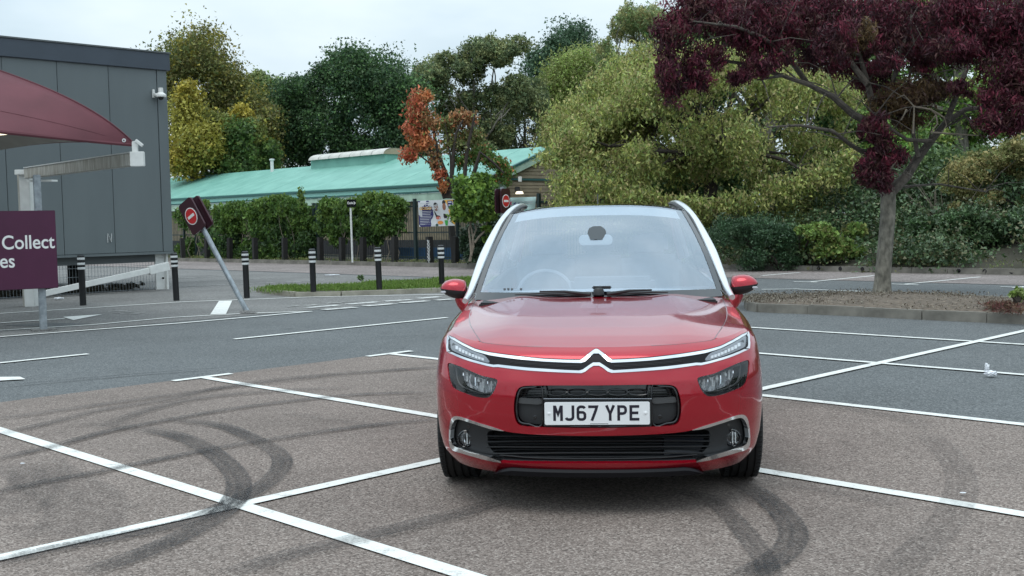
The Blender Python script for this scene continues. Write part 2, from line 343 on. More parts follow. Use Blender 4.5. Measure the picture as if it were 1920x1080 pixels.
# tyre marks: rubber films with soft, broken edges
def rubber(name, strength, edge=.35):
    m = bpy.data.materials.new(name); m.use_nodes = True; t = m.node_tree; t.nodes.clear(); n = t.nodes.new; l = t.links.new
    o = n('ShaderNodeOutputMaterial'); tr = n('ShaderNodeBsdfTransparent'); d = n('ShaderNodeBsdfPrincipled'); d.inputs['Base Color'].default_value = (.022, .022, .024, 1); d.inputs['Roughness'].default_value = .75
    a = n('ShaderNodeAttribute'); a.attribute_name = 'fade'; tc = n('ShaderNodeTexCoord')
    nz = n('ShaderNodeTexNoise'); nz.inputs['Scale'].default_value = 85; nz.inputs['Detail'].default_value = 3; l(tc.outputs['Object'], nz.inputs['Vector'])
    n2 = n('ShaderNodeTexNoise'); n2.inputs['Scale'].default_value = 2.2; n2.inputs['Detail'].default_value = 3; l(tc.outputs['Object'], n2.inputs['Vector'])
    mr = n('ShaderNodeMapRange'); mr.inputs['From Min'].default_value = .36; mr.inputs['From Max'].default_value = .62; l(nz.outputs[0], mr.inputs['Value']); mr.inputs['To Min'].default_value = .25
    m2 = n('ShaderNodeMapRange'); m2.inputs['From Min'].default_value = .3; m2.inputs['From Max'].default_value = .65; m2.inputs['To Min'].default_value = .45; l(n2.outputs[0], m2.inputs['Value'])
    x = n('ShaderNodeMath'); x.operation = 'MULTIPLY'; l(mr.outputs[0], x.inputs[0]); l(m2.outputs[0], x.inputs[1])
    y = n('ShaderNodeMath'); y.operation = 'MULTIPLY'; l(x.outputs[0], y.inputs[0]); l(a.outputs['Fac'], y.inputs[1])
    z = n('ShaderNodeMath'); z.operation = 'MULTIPLY'; z.use_clamp = True; l(y.outputs[0], z.inputs[0]); z.inputs[1].default_value = strength
    ms = n('ShaderNodeMixShader'); l(z.outputs[0], ms.inputs[0]); l(tr.outputs[0], ms.inputs[1]); l(d.outputs[0], ms.inputs[2]); l(ms.outputs[0], o.inputs[0]); return m
RUB = {1: rubber('rubber_faint', .28), 2: rubber('rubber_mid', .68), 3: rubber('rubber_heavy', .95)}
skz = [.0170]
def skid(zoomed, org, sc, wpx, k, dots=40):
    P = [G(org[0]+x/sc, org[1]+y/sc) for x, y in zoomed]; P = [Vector((p[0], p[1], 0)) for p in P]
    Q = []
    for i in range(len(P)-1):
        p0, p1, p2, p3 = P[max(i-1, 0)], P[i], P[i+1], P[min(i+2, len(P)-1)]
        for s in range(8):
            t = s/8; Q.append(.5*((2*p1)+(p2-p0)*t+(2*p0-5*p1+4*p2-p3)*t*t+(3*p1-p0-3*p2+p3)*t*t*t))
    Q.append(P[-1]); skz[0] += .0004; z = skz[0]; rows = []; fade = []
    for i, p in enumerate(Q):
        t = (Q[min(i+1, len(Q)-1)]-Q[max(i-1, 0)]).normalized(); nn = Vector((-t.y, t.x, 0)); w = wpx
        end = min(1, i/5, (len(Q)-1-i)/5)
        rows.append([tuple(p+nn*w*f)[:2]+(z,) for f in (-.46, -.40, -.17, -.04, .2, .40, .46)]); fade += [v*end for v in (0, 1, .55, .95, .6, 1, 0)]
    mb = MB().grid(rows); me = bpy.data.meshes.new('tyre_mark'); me.from_pydata(mb.v, [], mb.f); me.materials.append(RUB[k])
    at_ = me.attributes.new('fade', 'FLOAT', 'POINT'); at_.data.foreach_set('value', fade)
    o = link('tyre_mark', me); o['kind'] = 'structure'
c1 = ((0, 560), 2.0767); c2 = ((1060, 560), 2.0767)
skid([(430, 760), (560, 790), (650, 865), (720, 950), (775, 1030), (800, 1120)], *c2, .13, 2)
skid([(640, 715), (740, 760), (830, 830), (885, 910), (870, 980), (790, 1045), (650, 1110)], *c2, .16, 3)
skid([(1380, 520), (1470, 590), (1540, 700), (1520, 820), (1440, 930), (1330, 1030), (1240, 1110)], *c2, .20, 1)
skid([(780, 400), (1000, 420), (1300, 470), (1420, 520)], *c2, .2, 1)
skid([(540, 510), (700, 545), (800, 590), (880, 650), (925, 710), (925, 770), (870, 840), (740, 920), (540, 1010), (300, 1090)], *c1, .17, 3)
skid([(640, 475), (850, 500), (980, 550), (1070, 600), (1100, 650), (1060, 710), (980, 765), (880, 815), (730, 880), (480, 935), (200, 990), (-40, 1050)], *c1, .15, 3)
skid([(-60, 775), (150, 728), (300, 700), (600, 640), (850, 590), (1100, 550), (1300, 520), (1500, 495), (1740, 475)], *c1, .11, 3)
skid([(-60, 645), (200, 585), (400, 530), (600, 490), (850, 445), (1100, 410), (1400, 380), (1700, 372)], *c1, .12, 3)
skid([(-60, 550), (200, 490), (400, 440), (650, 400), (900, 345), (1200, 308), (1500, 285), (1740, 272)], *c1, .14, 2)
skid([(-60, 485), (250, 440), (500, 405), (750, 370), (1000, 338), (1300, 305), (1740, 268)], *c1, .14, 2)
skid([(-60, 352), (250, 325), (600, 295), (900, 275)], *c1, .10, 2)
skid([(860, 1100), (1100, 1020), (1300, 970), (1500, 920), (1786, 850), (1990, 790)], *c1, .17, 2)
skid([(400, 510), (550, 450), (750, 400), (1000, 372), (1400, 350)], *c1, .16, 2)
skid([(250, 490), (420, 500), (560, 520)], *c1, .2, 1)
skid([(1100, 450), (1350, 490), (1720, 525)], *c1, .12, 1)
skid([(100, 640), (200, 720), (330, 800), (300, 900), (200, 960)], *c1, .5, 1)
skid([(-20, 880), (80, 800), (160, 700), (130, 640)], *c1, .4, 1)
skid([(1420, 160), (1500, 155), (1700, 150)], *c1, .14, 1)
skid([(0, 350), (300, 400), (640, 470)], (1430, 730), 2., .2, 1)

# kerbs: every stone its own part
KM = {}
def stone_mesh(L, w, h, m):
    k = (round(L, 2), w, h, m)
    if k not in KM:
        bm = bmesh.new(); bmesh.ops.create_cube(bm, size=1); bmesh.ops.scale(bm, vec=(L-.008, w, h), verts=bm.verts)
        ed = [e for e in bm.edges if all(v.co.z > 0 for v in e.verts)]; bmesh.ops.bevel(bm, geom=ed, offset=.014, segments=2, affect='EDGES')
        me = bpy.data.meshes.new('kerb_stone'); bm.to_mesh(me); bm.free(); me.materials.append(M[m]); KM[k] = me
    return KM[k]
def kerb(pts, m='kerb', L=.915, w=.125, h=.12, name='kerb', closed=False):
    root = struct_root(name); P = [Vector((p[0], p[1], 0)) for p in pts]
    for i in range(len(P)-1):
        a, b = P[i], P[i+1]; D = (b-a).length; n = max(1, round(D/L)); l = D/n; ang = math.atan2((b-a).y, (b-a).x)
        for k in range(n):
            c = a+(b-a)*((k+.5)/n); o = link('kerb_stone', stone_mesh(l, w, h+.10, m), root, False)
            o.location = (c.x+random.uniform(-.004, .004), c.y+random.uniform(-.004, .004), (h-.10)/2+random.uniform(-.004, .004))
            o.rotation_euler = (random.uniform(-.01, .01), random.uniform(-.004, .004), ang+random.uniform(-.006, .006))
    return root
# tree island on the right
isl_n = [G(1402, 574.5), G(1408, 582), G(1425, 585), G(1517, 588.5), G(1620, 593), G(1732, 599), G(1853, 604.5)]
dn = Vector(isl_n[-1])-Vector(isl_n[-2]); isl_n += [Vector(isl_n[-1])+dn*1.0, Vector(isl_n[-1])+dn*2.0]
isl_f = [G(1402, 574.5), G(1425, 568.5), G(1500, 562), G(1600, 559), G(1700, 560), G(1800, 564.5), G(1920, 572), G(2050, 582)]
kerb(isl_n, L=1.0, h=.135); kerb(isl_f, h=.12)
poly = [Vector((p[0], p[1], 0)) for p in isl_f]+[Vector((p[0], p[1], 0)) for p in reversed(isl_n[1:])]
cen = sum(poly, Vector())/len(poly); mb = MB(); rings = []
for f, z in ((.985, .09), (.9, .12), (.7, .15), (.4, .17), (.02, .18)):
    rings.append([(cen.x+(p.x-cen.x)*f, cen.y+(p.y-cen.y)*f, z+random.uniform(-.008, .008)) for p in poly]+[(cen.x+(poly[0].x-cen.x)*f, cen.y+(poly[0].y-cen.y)*f, z)])
mb.grid(rings).build('soil_bed', M['soil'], smooth=2)['kind'] = 'structure'
# grass island on the left
gi = [G(485, 547.5), G(520, 553), G(555, 556.5), G(640, 555.5), G(760, 551), G(880, 546.5), G(990, 543)]
gf = [G(485, 547.5), G(560, 543.5), G(700, 536.5), G(830, 529.5), G(900, 526), G(990, 523)]
kerb(gi, 'kerbp', h=.10); kerb(gf, 'kerbp', h=.10)
poly = [(p[0], p[1]) for p in gf]+[(p[0], p[1]) for p in reversed(gi[1:])]
sheet('grass_bed', poly, .085, M['earth'])
# long kerb before the bank and the hedge, with the dark weep holes
kl = [AB(24.35, 74), AB(24.35, 25.3), AB(25.6, 23.3), AB(26.45, 21.5), AB(26.45, -14)]
fk = kerb(kl, h=.15)
hole = MB().lathe([(.0, 0), (.052, 0), (.06, .012), (.06, .02)], n=12, axis='y'); hme = None
for i in range(30):
    b = 19.9-i*.62; p = AB(26.45-.064, b, .085)
    if hme is None:
        o = hole.build('weep_hole', M['gloss_black'], fk, world=False); hme = o.data
    else: o = link('weep_hole', hme, fk, False)
    o.location = p; o.rotation_euler = (0, 0, math.radians(-45))
# earth bank behind the kerb (rises away), verge behind left kerb
def bankz(t): return .14+min(t, 7)*.16
rows = []
for t in (0.07, .5, 1.5, 3, 5, 8, 30):
    rows.append([AB(26.45+t, b, bankz(t) if t < 25 else 1.25) for b in range(23, -32, -3)])
MB().grid(rows).build('bank', M['earth'], smooth=2)['kind'] = 'structure'
sheet('verge', [AB(24.42, 75), AB(24.42, 25.2), AB(26.5, 22), AB(29.9, 22), AB(29.9, 75)], .13, M['earth'])
# ------------------------------------------------------------------ raised grey clad building (left)
BW = 24.9; gb = thing('clad_building', 'grey metal-clad flat-roofed building raised on posts, with a dark parapet, left of the car park', 'building', AB(13.3, BW, 0))
ac = 13.28; zb0, zt0 = .93, 5.27
pan = None; w_ = 1.2; a1 = ac-.26
k = 0
while a1 > ac-9.5:
    a0 = a1-w_; c = AB((a0+a1)/2, BW+.06, (zb0+zt0)/2)
    if pan is None:
        pan = MB().box((0, 0, 0), (w_-.009, .10, zt0-zb0)).build('cladding_panel', M['clad'], gb, bevel=.006, world=False); o = pan
    else: o = link('cladding_panel', pan.data, gb, False)
    o.matrix_parent_inverse = full(gb).inverted(); o.location = c; o.rotation_euler = (0, 0, math.radians(45)); a1 = a0
R45 = rotz(math.radians(45))
MB().box(AB(ac-.13, BW+.055, 3.1+(.0)), (.245, .11, zt0-zb0), R45).build('corner_flashing', M['clad'], gb, bevel=.004)
MB().box(AB(ac-4.7, BW+3.2, (zb0+zt0)/2), (9.36, 6.1, zt0-zb0-.1), R45).build('wall', M['clad'], gb)
MB().box(AB(ac-4.7, BW+3.2, 5.47), (9.55, 6.5, .40), R45).build('parapet', M['clad2'], gb, bevel=.01)
MB().box(AB(ac-4.7, BW+3.2, 5.69), (9.6, 6.55, .035), R45).build('parapet_cap', M['soffit'], gb)
MB().box(AB(ac-4.7, BW+.05, zb0-.035), (9.4, .14, .055), R45).build('base_trim', M['clad'], gb)
MB().box(AB(ac-4.7, BW+3.3, zb0-.14), (9.3, 6.2, .22), R45).build('floor_frame', M['soffit'], gb)
for a in (ac-.55, ac-3.6, ac-6.8):
    MB().box(AB(a, BW+6.0, .4), (.2, .2, .8), R45).build('support_post', M['soffit'], gb)
# small N-like paint scuff on a panel
for p, q in (((202, 455), (202, 438)), ((202, 438), (209, 454)), ((209, 454), (209, 438))):
    def onw(px, py):
        d = ray(px, py); n_ = np.array([-.70711, .70711, 0]); t = (BW-.006-(CC@n_))/(d@n_); return CC+d*t
    MB().beam(onw(*p), onw(*q), .035, .004).build('paint_scuff', M['refl'], gb)
# camera on the wall
cp = onw(291, 176); cctv = thing('security_camera', 'white dome security camera on a bracket high on the grey cladding wall', 'security camera', tuple(cp)); nw = Vector((.70711, -.70711, 0)); tw = Vector((.70711, .70711, 0))
c0 = Vector(cp)
MB().box(c0-tw*.06+nw*.03, (.05, .06, .20), R45.copy()).build('wall_plate', M['white'], cctv, bevel=.008)
MB().box(c0-tw*.02+nw*.09+Vector((0, 0, -.03)), (.12, .12, .06), R45).build('bracket', M['white'], cctv, bevel=.01)
MB().lathe([(.0, .13), (.055, .13), (.06, .02), (.10, -.01), (.125, -.04), (.125, -.085), (.07, -.095), (0, -.095)], tuple(c0+tw*.05+nw*.18), 18).build('housing', M['white'], cctv, smooth=True)
MB().lathe([(.068, -.095), (.062, -.125), (.04, -.155), (0, -.165)], tuple(c0+tw*.05+nw*.18), 16).build('dome', M['gloss_black'], cctv, smooth=True)
# mesh fence under the building with white post, fallen beam, rubble
mf = thing('mesh_fence', 'thin grey welded mesh fence standing under the raised grey building', 'fence', AB(9, BW+.35))
mb = MB()
def fw(a, z): return AB(a, BW+.30, z)
for i in range(110): a = ac-.35-i*.075; mb.beam(fw(a, .0), fw(a, .95), .006, .006)
for z in (.03, .2, .4, .6, .8, .93): mb.beam(AB(ac-.3, BW+.294, z), AB(ac-8.6, BW+.294, z), .008, .008)
tag(mb.build('wire_mesh', M['galv'], mf), kind='stuff')
for a in (ac-2.9, ac-5.4): MB().box(AB(a, BW+.38, .5), (.06, .06, 1.0), R45).build('fence_post', M['black'], mf)
wp = thing('white_post', 'white steel post under the right corner of the grey building', 'post', tuple(G(307, 543)))
g_ = G(307, 543); MB().box((g_[0]-.09, g_[1]+.05, .46), (.24, .05, .92), R45).box((g_[0]+.01, g_[1]+.15, .46), (.05, .22, .92), R45).build('web', M['white'], wp, bevel=.006)
for z in (.28, .62): MB().lathe([(0, 0), (.028, 0), (.028, .02), (0, .02)], (g_[0], g_[1]-.02, z), 8, 'y').build('bolt', M['gloss_black'], wp)
p0 = G(46, 561); p1 = at(290, 505, 26.2)
fb = thing('fallen_beam', 'long white steel beam lying aslant behind the mesh under the grey building', 'beam', tuple(p0))
MB().beam(p0+np.array([0, 0, .03]), p1, .11, .13).build('beam', M['white'], fb, bevel=.008)
d_ = (p1-p0)/np.linalg.norm(p1-p0); MB().beam(p1-d_*.15, p1+d_*.35, .15, .2).build('end_plate', M['white'], fb, bevel=.01)
for px, py in ((90, 535), (255, 545)):
    q = G(px+70, py-6)
bk = MB()
for i in range(900):
    a = random.uniform(5.0, ac-.5); b = BW+.5+abs(random.gauss(0, .5)); s = random.uniform(.03, .12); bk.box(AB(a, b, random.uniform(.0, .16)), (s, s*.7, s*.4), Matrix.Rotation(random.uniform(0, 3), 3, Vector((random.random(), random.random(), 1)).normalized()))
o = bk.build('rubble', M['earth'], fix=False); tag(o, 'dark heap of soil, dead leaves and rubble under the raised grey building', 'rubble', kind='stuff')
for px, py, hh in ((127, 545, .85), (238, 535, .9), (240, 530, .4)):
    pass
for a, bb in ((8.1, BW+1.6), (11.6, BW+1.8)):
    o = MB().box(AB(a, bb, .45), (.25, .25, .9), R45).build('timber_stub', M['wood'], bevel=.01)
    tag(o, 'black timber stub under the grey building, %s' % ('above the white beam' if a > 10 else 'nearer the purple sign'), 'post', 'timber stubs under the raised building')
# ------------------------------------------------------------------ canopy
T = Vector((-5.8, 17.3, 2.80)); cb = Vector((-9.45, 21.8, 0))
cn = thing('fabric_canopy', 'burgundy stretched fabric canopy with grey lining, held by white steel arms', 'canopy', tuple(cb))
def bez(P, t):
    P = [Vector(p) for p in P]
    while len(P) > 1: P = [P[i]*(1-t)+P[i+1]*t for i in range(len(P)-1)]
    return P[0]
def canopy_pt(s, w):   # s: 0 tip .. 1 far left ; w -1 near edge .. 1 far edge
    ridge = bez([T, at(200, 216, 16.95), at(118, 158, 16.9), (-8.25, 17.0, 4.12), (-10.2, 17.6, 4.75)], s)
    near = bez([T, (-6.55, 16.5, 2.84), (-7.35, 15.7, 2.93), (-8.9, 14.3, 3.12), (-10.6, 12.6, 3.0)], s)
    far = bez([T, (-6.9, 18.4, 3.0), (-8.4, 20.0, 3.18), (-10.2, 21.6, 3.08), (-13.0, 24.4, 2.9)], s)
    e = near if w < 0 else far; f = abs(w); p = ridge.lerp(e, f); p.z -= .34*f*(1-f)*s; return p
ss = [i/22 for i in range(23)]; ww = [i/10-1 for i in range(21)]
MB().grid([[canopy_pt(s, w) for w in ww] for s in ss]).build('fabric', M['burg'], cn, smooth=2, fix=False)
MB().grid([[canopy_pt(s, w)-Vector((0, 0, .03+.02*s)) for w in ww] for s in ss]).build('lining', M['lining'], cn, smooth=2, fix=False)
for w in (-1, 1):
    MB().tube([canopy_pt(s, w)-Vector((0, 0, .012)) for s in ss], [(.02, .03)]*23, 6).build('edge_hem', M['burg'], cn, smooth=True)
MB().tube([canopy_pt(s, -.0)+Vector((0, 0, .002)) for s in ss], .012, 6).build('ridge_seam', M['burg'], cn, smooth=True)
for w_ in (-.55,): MB().tube([canopy_pt(s, w_)+Vector((0, 0, .003)) for s in ss[3:]], .003, 5).build('panel_seam', M['burg'], cn, smooth=True)
MB().lathe([(.013, 0), (.03, 0), (.03, .012), (.013, .012)], tuple(canopy_pt(.055, -.45)+Vector((.0, -.035, 0))), 12, 'y').build('eyelet', M['refl'], cn)
e1 = Vector((-5.74, 17.22, 2.565))
MB().beam(cb+Vector((.12, -.2, 2.60)), e1+Vector((-.06, .08, 0)), .15, .19).build('arm', M['white_dirty'], cn, bevel=.006)
MB().beam(cb+Vector((.12, -.2, 2.71)), e1+Vector((-.06, .08, .108)), .17, .018).build('arm_flange', M['white'], cn)
MB().box(e1, (.22, .06, .23)).build('arm_end_plate', M['white'], cn, bevel=.01)
MB().box(e1+Vector((-.04, .03, .19)), (.085, .05, .17)).build('lug', M['white'], cn, bevel=.006)
MB().beam(e1+Vector((-.02, 0, .29)), e1+Vector((.09, 0, .20)), .03, .05).build('shackle', M['white'], cn, bevel=.006)
MB().box(cb+Vector((0, 0, 1.3)), (.20, .25, 2.6)).build('column', M['white'], cn, bevel=.01)
MB().box(cb+Vector((-.16, .1, 1.3)), (.12, .05, 2.6)).build('column_web', M['white_dirty'], cn, bevel=.006)
MB().box(cb+Vector((.02, -.02, 2.63)), (.34, .34, .10)).build('column_head', M['white'], cn, bevel=.008)
MB().beam(cb+Vector((.2, -.3, 2.45)), cb+Vector((.75, -.5, 2.44)), .16, .035).build('head_bracket', M['white'], cn)
lt = thing('canopy_light', 'lit oval strip light hanging under the burgundy canopy', 'light', tuple(at(-10, 247, 17.6)))
lp = Vector(at(-8, 247, 17.6)); MB().lathe([(0, .05), (.2, .05), (.26, .02), (.26, 0)], tuple(lp), 20).build('housing', M['gloss_black'], lt, smooth=True)
MB().lathe([(.25, 0), (.23, -.03), (.12, -.045), (0, -.045)], tuple(lp), 20).build('diffuser', M['lamp'], lt, smooth=True)
# ------------------------------------------------------------------ purple sign
sp = Vector(G(82, 620)); ps = thing('collection_sign', 'large purple collection sign with white lettering on galvanised posts, cut by the left edge', 'sign', tuple(sp))
rs = math.radians(24); Rs = rotz(math.radians(90)-rs-math.radians(0)-math.radians(90)); sdv = Vector((math.sin(rs), math.cos(rs), 0))
# panel runs toward lower-left of the plan; right end beside the post
xr = Vector((math.cos(math.radians(24)), math.sin(math.radians(24)), 0)); xr = Vector((.62, .785, 0)) if False else Vector((math.cos(math.radians(30)), math.sin(math.radians(30)), 0))
ang = math.atan2(xr.y, xr.x); Rp = rotz(ang); nn = Vector((xr.y, -xr.x, 0))
pc = sp+nn*.075
right = pc+xr*.22; left = pc-xr*1.75
MB().box(((right+left)/2)+Vector((0, 0, 1.213)), ((right-left).length, .045, 1.155), Rp).build('sign_panel', M['purple'], ps, bevel=.006)
for q in (sp, sp-xr*1.45):
    MB().box(q+Vector((0, 0, 1.16)), (.10, .09, 2.32), Rp).build('sign_post', M['galv'], ps, bevel=.008)
MB().box(sp+Vector((0, 0, .012)), (.34, .30, .03), Rp).build('base_plate', M['worn'], ps)
def lettering(txt, p, size, m, parent, nrm, xdir, align='LEFT', bold=.006, ext=.002, name='lettering', sx=1.):
    cu = bpy.data.curves.new(name, 'FONT'); cu.body = txt; cu.size = size; cu.align_x = align; cu.extrude = ext; cu.offset = bold; cu.materials.append(m)
    tmp = bpy.data.objects.new('tmp', cu); S.collection.objects.link(tmp); bpy.context.view_layer.update(); me = bpy.data.meshes.new_from_object(tmp); bpy.data.objects.remove(tmp); bpy.data.curves.remove(cu)
    o = bpy.data.objects.new(name, me); S.collection.objects.link(o); o.parent = parent; o.matrix_parent_inverse = full(parent).inverted()
    x = Vector(xdir).normalized(); z = Vector(nrm).normalized(); y = z.cross(x); mt = Matrix((x*sx, y, z)).transposed().to_4x4(); mt.translation = Vector(p)
    o.matrix_basis = mt; return o
def on_panel(px, py, P0, nrm):
    d = Vector(ray(px, py)); t = (Vector(P0)-Vector(CC)).dot(nrm)/d.dot(nrm); return Vector(CC)+d*t
fp = pc+nn*.0235
p = on_panel(3, 467.5, fp, nn); lettering('Collect', p, .285, M['signwhite'], ps, nn, xr, bold=.0035, sx=.86)
p = on_panel(29, 501, fp, nn); lettering('es', p, .285, M['signwhite'], ps, nn, xr, 'RIGHT', bold=.0035, sx=.86)
# ------------------------------------------------------------------ striped bollards
def bollard_proto(label):
    r = thing('bollard', label, 'bollard', (0, 0, 0), 0, 'black bollards with pale bands')
    MB().lathe([(.062, 0), (.062, .70), (.070, .72), (.070, .955), (.066, .985), (.045, 1.0), (0, 1.0)], n=20).build('post', M['black'], r, smooth=True, world=False)
    for z in (.735, .825, .925):
        MB().lathe([(.0712, z-.022), (.0722, z-.018), (.0722, z+.018), (.0712, z+.022)], n=20).build('band', M['refl'], r, smooth=True, world=False)
    MB().lathe([(.0705, .775), (.064, .779), (.064, .785), (.0705, .789)], n=20).build('groove', M['gloss_black'], r, world=False)
    return r
bl = None
for px, py, h, lb in ((156, 573, 1.0, 'black bollard with three pale bands beside the purple sign'), (331, 564, .98, 'black bollard with three pale bands at the corner of the grey building'),
                   (463, 559, .98, 'black bollard with three pale bands just right of the leaning sign pole'), (588, 556, 1.0, 'black bollard with three pale bands at the left end of the grass island'),
                   (712, 552, 1.0, 'black bollard with three pale bands at the middle of the grass island'), (829, 545, 1.0, 'black bollard with three pale bands rising behind the red door mirror')):
    if bl is None: bl = bollard_proto(lb); o = bl; bl.location = G(px, py)
    else: o = dup(bl, G(px, py), label=lb)
    o.scale = (1, 1, h); o.rotation_euler = (random.uniform(-.012, .012), random.uniform(-.02, .0), random.random())
# ------------------------------------------------------------------ no-entry signs
def rrect(w, h, r, n=5):
    P = []
    for cx, cy, a0 in ((w/2-r, h/2-r, 0), (-w/2+r, h/2-r, 90), (-w/2+r, -h/2+r, 180), (w/2-r, -h/2+r, 270)):
        for k in range(n+1): a = math.radians(a0+90*k/n); P.append((cx+r*math.cos(a), cy+r*math.sin(a)))
    return P
def sign_head(parent, M4, w=.36, h=.50, gap=.17, disc=True):
    """two rounded boxes either side of the pole; local x right, y up, z toward the viewer"""
    def T4(pts, z): return [tuple((M4 @ Vector((x, y, z)))[:3]) for x, y in pts]
    nz = (M4.to_3x3() @ Vector((0, 0, 1)))
    for s, nm in ((1, 'front_board'), (-1, 'rear_board')):
        z = gap/2*s-(.02 if s > 0 else .02)
        MB().prism(T4(rrect(w, h, .06), z), nz*.04).build(nm, M['maroon'], parent, bevel=.004)
        MB().prism(T4([(x*.3, y) for x, y in rrect(w, h*.8, .02)], z*.4), nz*.06*s).build('clip', M['galv'], parent) if s > 0 else None
    z = gap/2+.021; n = 28
    circ = lambda r: [(r*math.cos(2*math.pi*k/n), r*math.sin(2*math.pi*k/n)) for k in range(n)]
    MB().prism(T4(circ(.150), z), nz*.003).build('white_ring', M['signwhite'], parent)
    MB().prism(T4(circ(.132), z+.003), nz*.003).build('red_disc', M['signred'], parent)
    MB().prism(T4([(-.09, -.024), (.09, -.024), (.09, .024), (-.09, .024)], z+.006), nz*.003).build('white_bar', M['signwhite'], parent)
b0 = Vector(G(465, 588)); tp = Vector(at(352, 374, b0.y+.25)); ax = (tp-b0).normalized()
ls = thing('leaning_no_entry_sign', 'grey pole leaning hard to the left with a maroon no-entry sign at its top', 'road sign', tuple(b0))
MB().tube([b0-ax*.05, tp], .045, 14).build('pole', M['galv'], ls, smooth=True)
MB().lathe([(.16, 0), (.13, .03), (.06, .05), (0, .05)], (b0.x, b0.y, .012), 14).build('footing', M['worn'], ls)
MB().tube([b0+ax*.02+Vector((.035, -.02, 0)), b0+ax*.36+Vector((.035, -.02, 0))], [(.03, .02), (.02, .01)], 8).build('split_sleeve', M['galv'], ls)
yaw = math.radians(-38); zf = Vector((math.sin(yaw), -math.cos(yaw), 0)); zf = (zf-ax*zf.dot(ax)).normalized(); xf = ax.cross(zf).normalized()
cpos = tp-ax*.31+zf*.0
M4 = Matrix((xf, ax, zf)).transposed().to_4x4(); M4.translation = cpos; sign_head(ls, M4, .39, .58)
bp = Vector(at(945, 520, 31)); bp.z = 0
ns = thing('upright_no_entry_sign', 'upright maroon no-entry sign on a grey pole behind the car roof', 'road sign', tuple(bp))
zt = at(945, 352, 31)[2]
MB().tube([bp, (bp.x, bp.y, zt+.02)], .055, 12).build('pole', M['galv'], ns, smooth=True)
yaw = math.radians(62); zf = Vector((math.sin(yaw), -math.cos(yaw), 0)); axu = Vector((0, 0, 1)); xf = axu.cross(zf)
M4 = Matrix((xf*1.45, axu*1.22, zf)).transposed().to_4x4(); M4.translation = (bp.x, bp.y, at(945, 377, 31)[2]); sign_head(ns, M4, .36, .56, .18)
# exit sign
eb = Vector(AB(24.75, 34.1, .13)); eb = Vector(at(661, 493, 39.8)); eb.z = .12
es = thing('exit_sign', 'small dark exit sign with a white arrow on a white pole before the ivy', 'sign', tuple(eb))
et = at(657.5, 390, 39.8); MB().tube([eb, et], .036, 10).build('pole', M['white'], es, smooth=True)
ec = Vector(at(659, 381, 39.75)); MB().box(ec, (.335, .03, .27), rotz(-.12)).build('board', M['gloss_black'], es, bevel=.006)
ez = ec+Vector((0, -.02, 0)); nf = Vector((-.12, -1, 0)).normalized(); xd = Vector((1, -.12, 0)).normalized()
lettering('Exit', ez+Vector((-.145, 0, -.03)), .125, M['signwhite'], es, nf, xd, bold=.002)
def fl(x, z): return tuple(ez+xd*x+Vector((0, -.004, z)))
MB().prism([fl(.03, .012), (fl(.1, .012)), fl(.1, -.008), fl(.03, -.008)], (0, -.004, 0)).prism([fl(.075, .055), fl(.105, .055), fl(.155, .002), fl(.105, -.05), fl(.075, -.05), fl(.122, .002)], (0, -.004, 0)).build('arrow', M['signwhite'], es)
# ------------------------------------------------------------------ green-roofed building
G2 = thing('green_roofed_building', 'long low building with a teal green roof and beige walls behind the ivy fence', 'building', AB(32, 40, 0))
EV, RG, AE, AR = 3.05, 4.52, 30.0, 34.0
BG = 31.25; Bend = 78
def rp_(a, b, dz=0): return AB(a, b, EV+(RG-EV)*(a-AE)/(AR-AE)+dz)
nb = 24
for i in range(nb):      # roof sheets, gable end first
    b0_, b1_ = BG+(Bend-BG)*i/nb, BG+(Bend-BG)*(i+1)/nb
    g_ = .012
    P = [rp_(AE, b0_+g_), rp_(AE, b1_-g_), rp_(AR, b1_-g_), rp_(AR, b0_+g_)]
    MB().prism(P, (0, 0, .05)).build('roof_sheet', M['teal'], G2)
MB().prism([rp_(AE, BG+.03, -.03), rp_(AE, Bend, -.03), rp_(AR, Bend, -.03), rp_(AR, BG+.03, -.03)], (0, 0, .03)).build('roof_deck', M['tealdark'], G2)
MB().prism([AB(AR, BG, RG), AB(AR, Bend, RG), AB(AR+4, Bend, EV), AB(AR+4, BG, EV)], (0, 0, .05)).build('rear_roof', M['teal'], G2)
MB().beam(AB(AE-.05, BG-.1, EV-.03), AB(AE-.05, Bend, EV-.03), .12, .09).build('gutter', M['tealdark'], G2)
MB().beam(AB(AE-.02, BG, EV-.17), AB(AE-.02, Bend, EV-.17), .05, .19).build('fascia', M['teallight'], G2)
MB().beam(AB(AE-.05, BG, EV-.31), AB(AE-.05, Bend, EV-.31), .1, .06).build('lower_gutter', M['tealdark'], G2)
MB().beam(AB(AE-.03, BG, EV-.50), AB(AE-.03, Bend, EV-.50), .06, .30).build('eaves_board', M['mint'], G2)
MB().box(AB(AE+.35, (BG+Bend)/2+.15, 1.2), (Bend-BG-.3, .3, 2.4), rotz(math.radians(135))).build('wall', M['beige2'], G2)
MB().box(AB(AE+.17, (BG+Bend)/2+.1, .45), (Bend-BG-.3, .05, .65), rotz(math.radians(135))).build('dark_brick_course', M['dbrick'], G2)
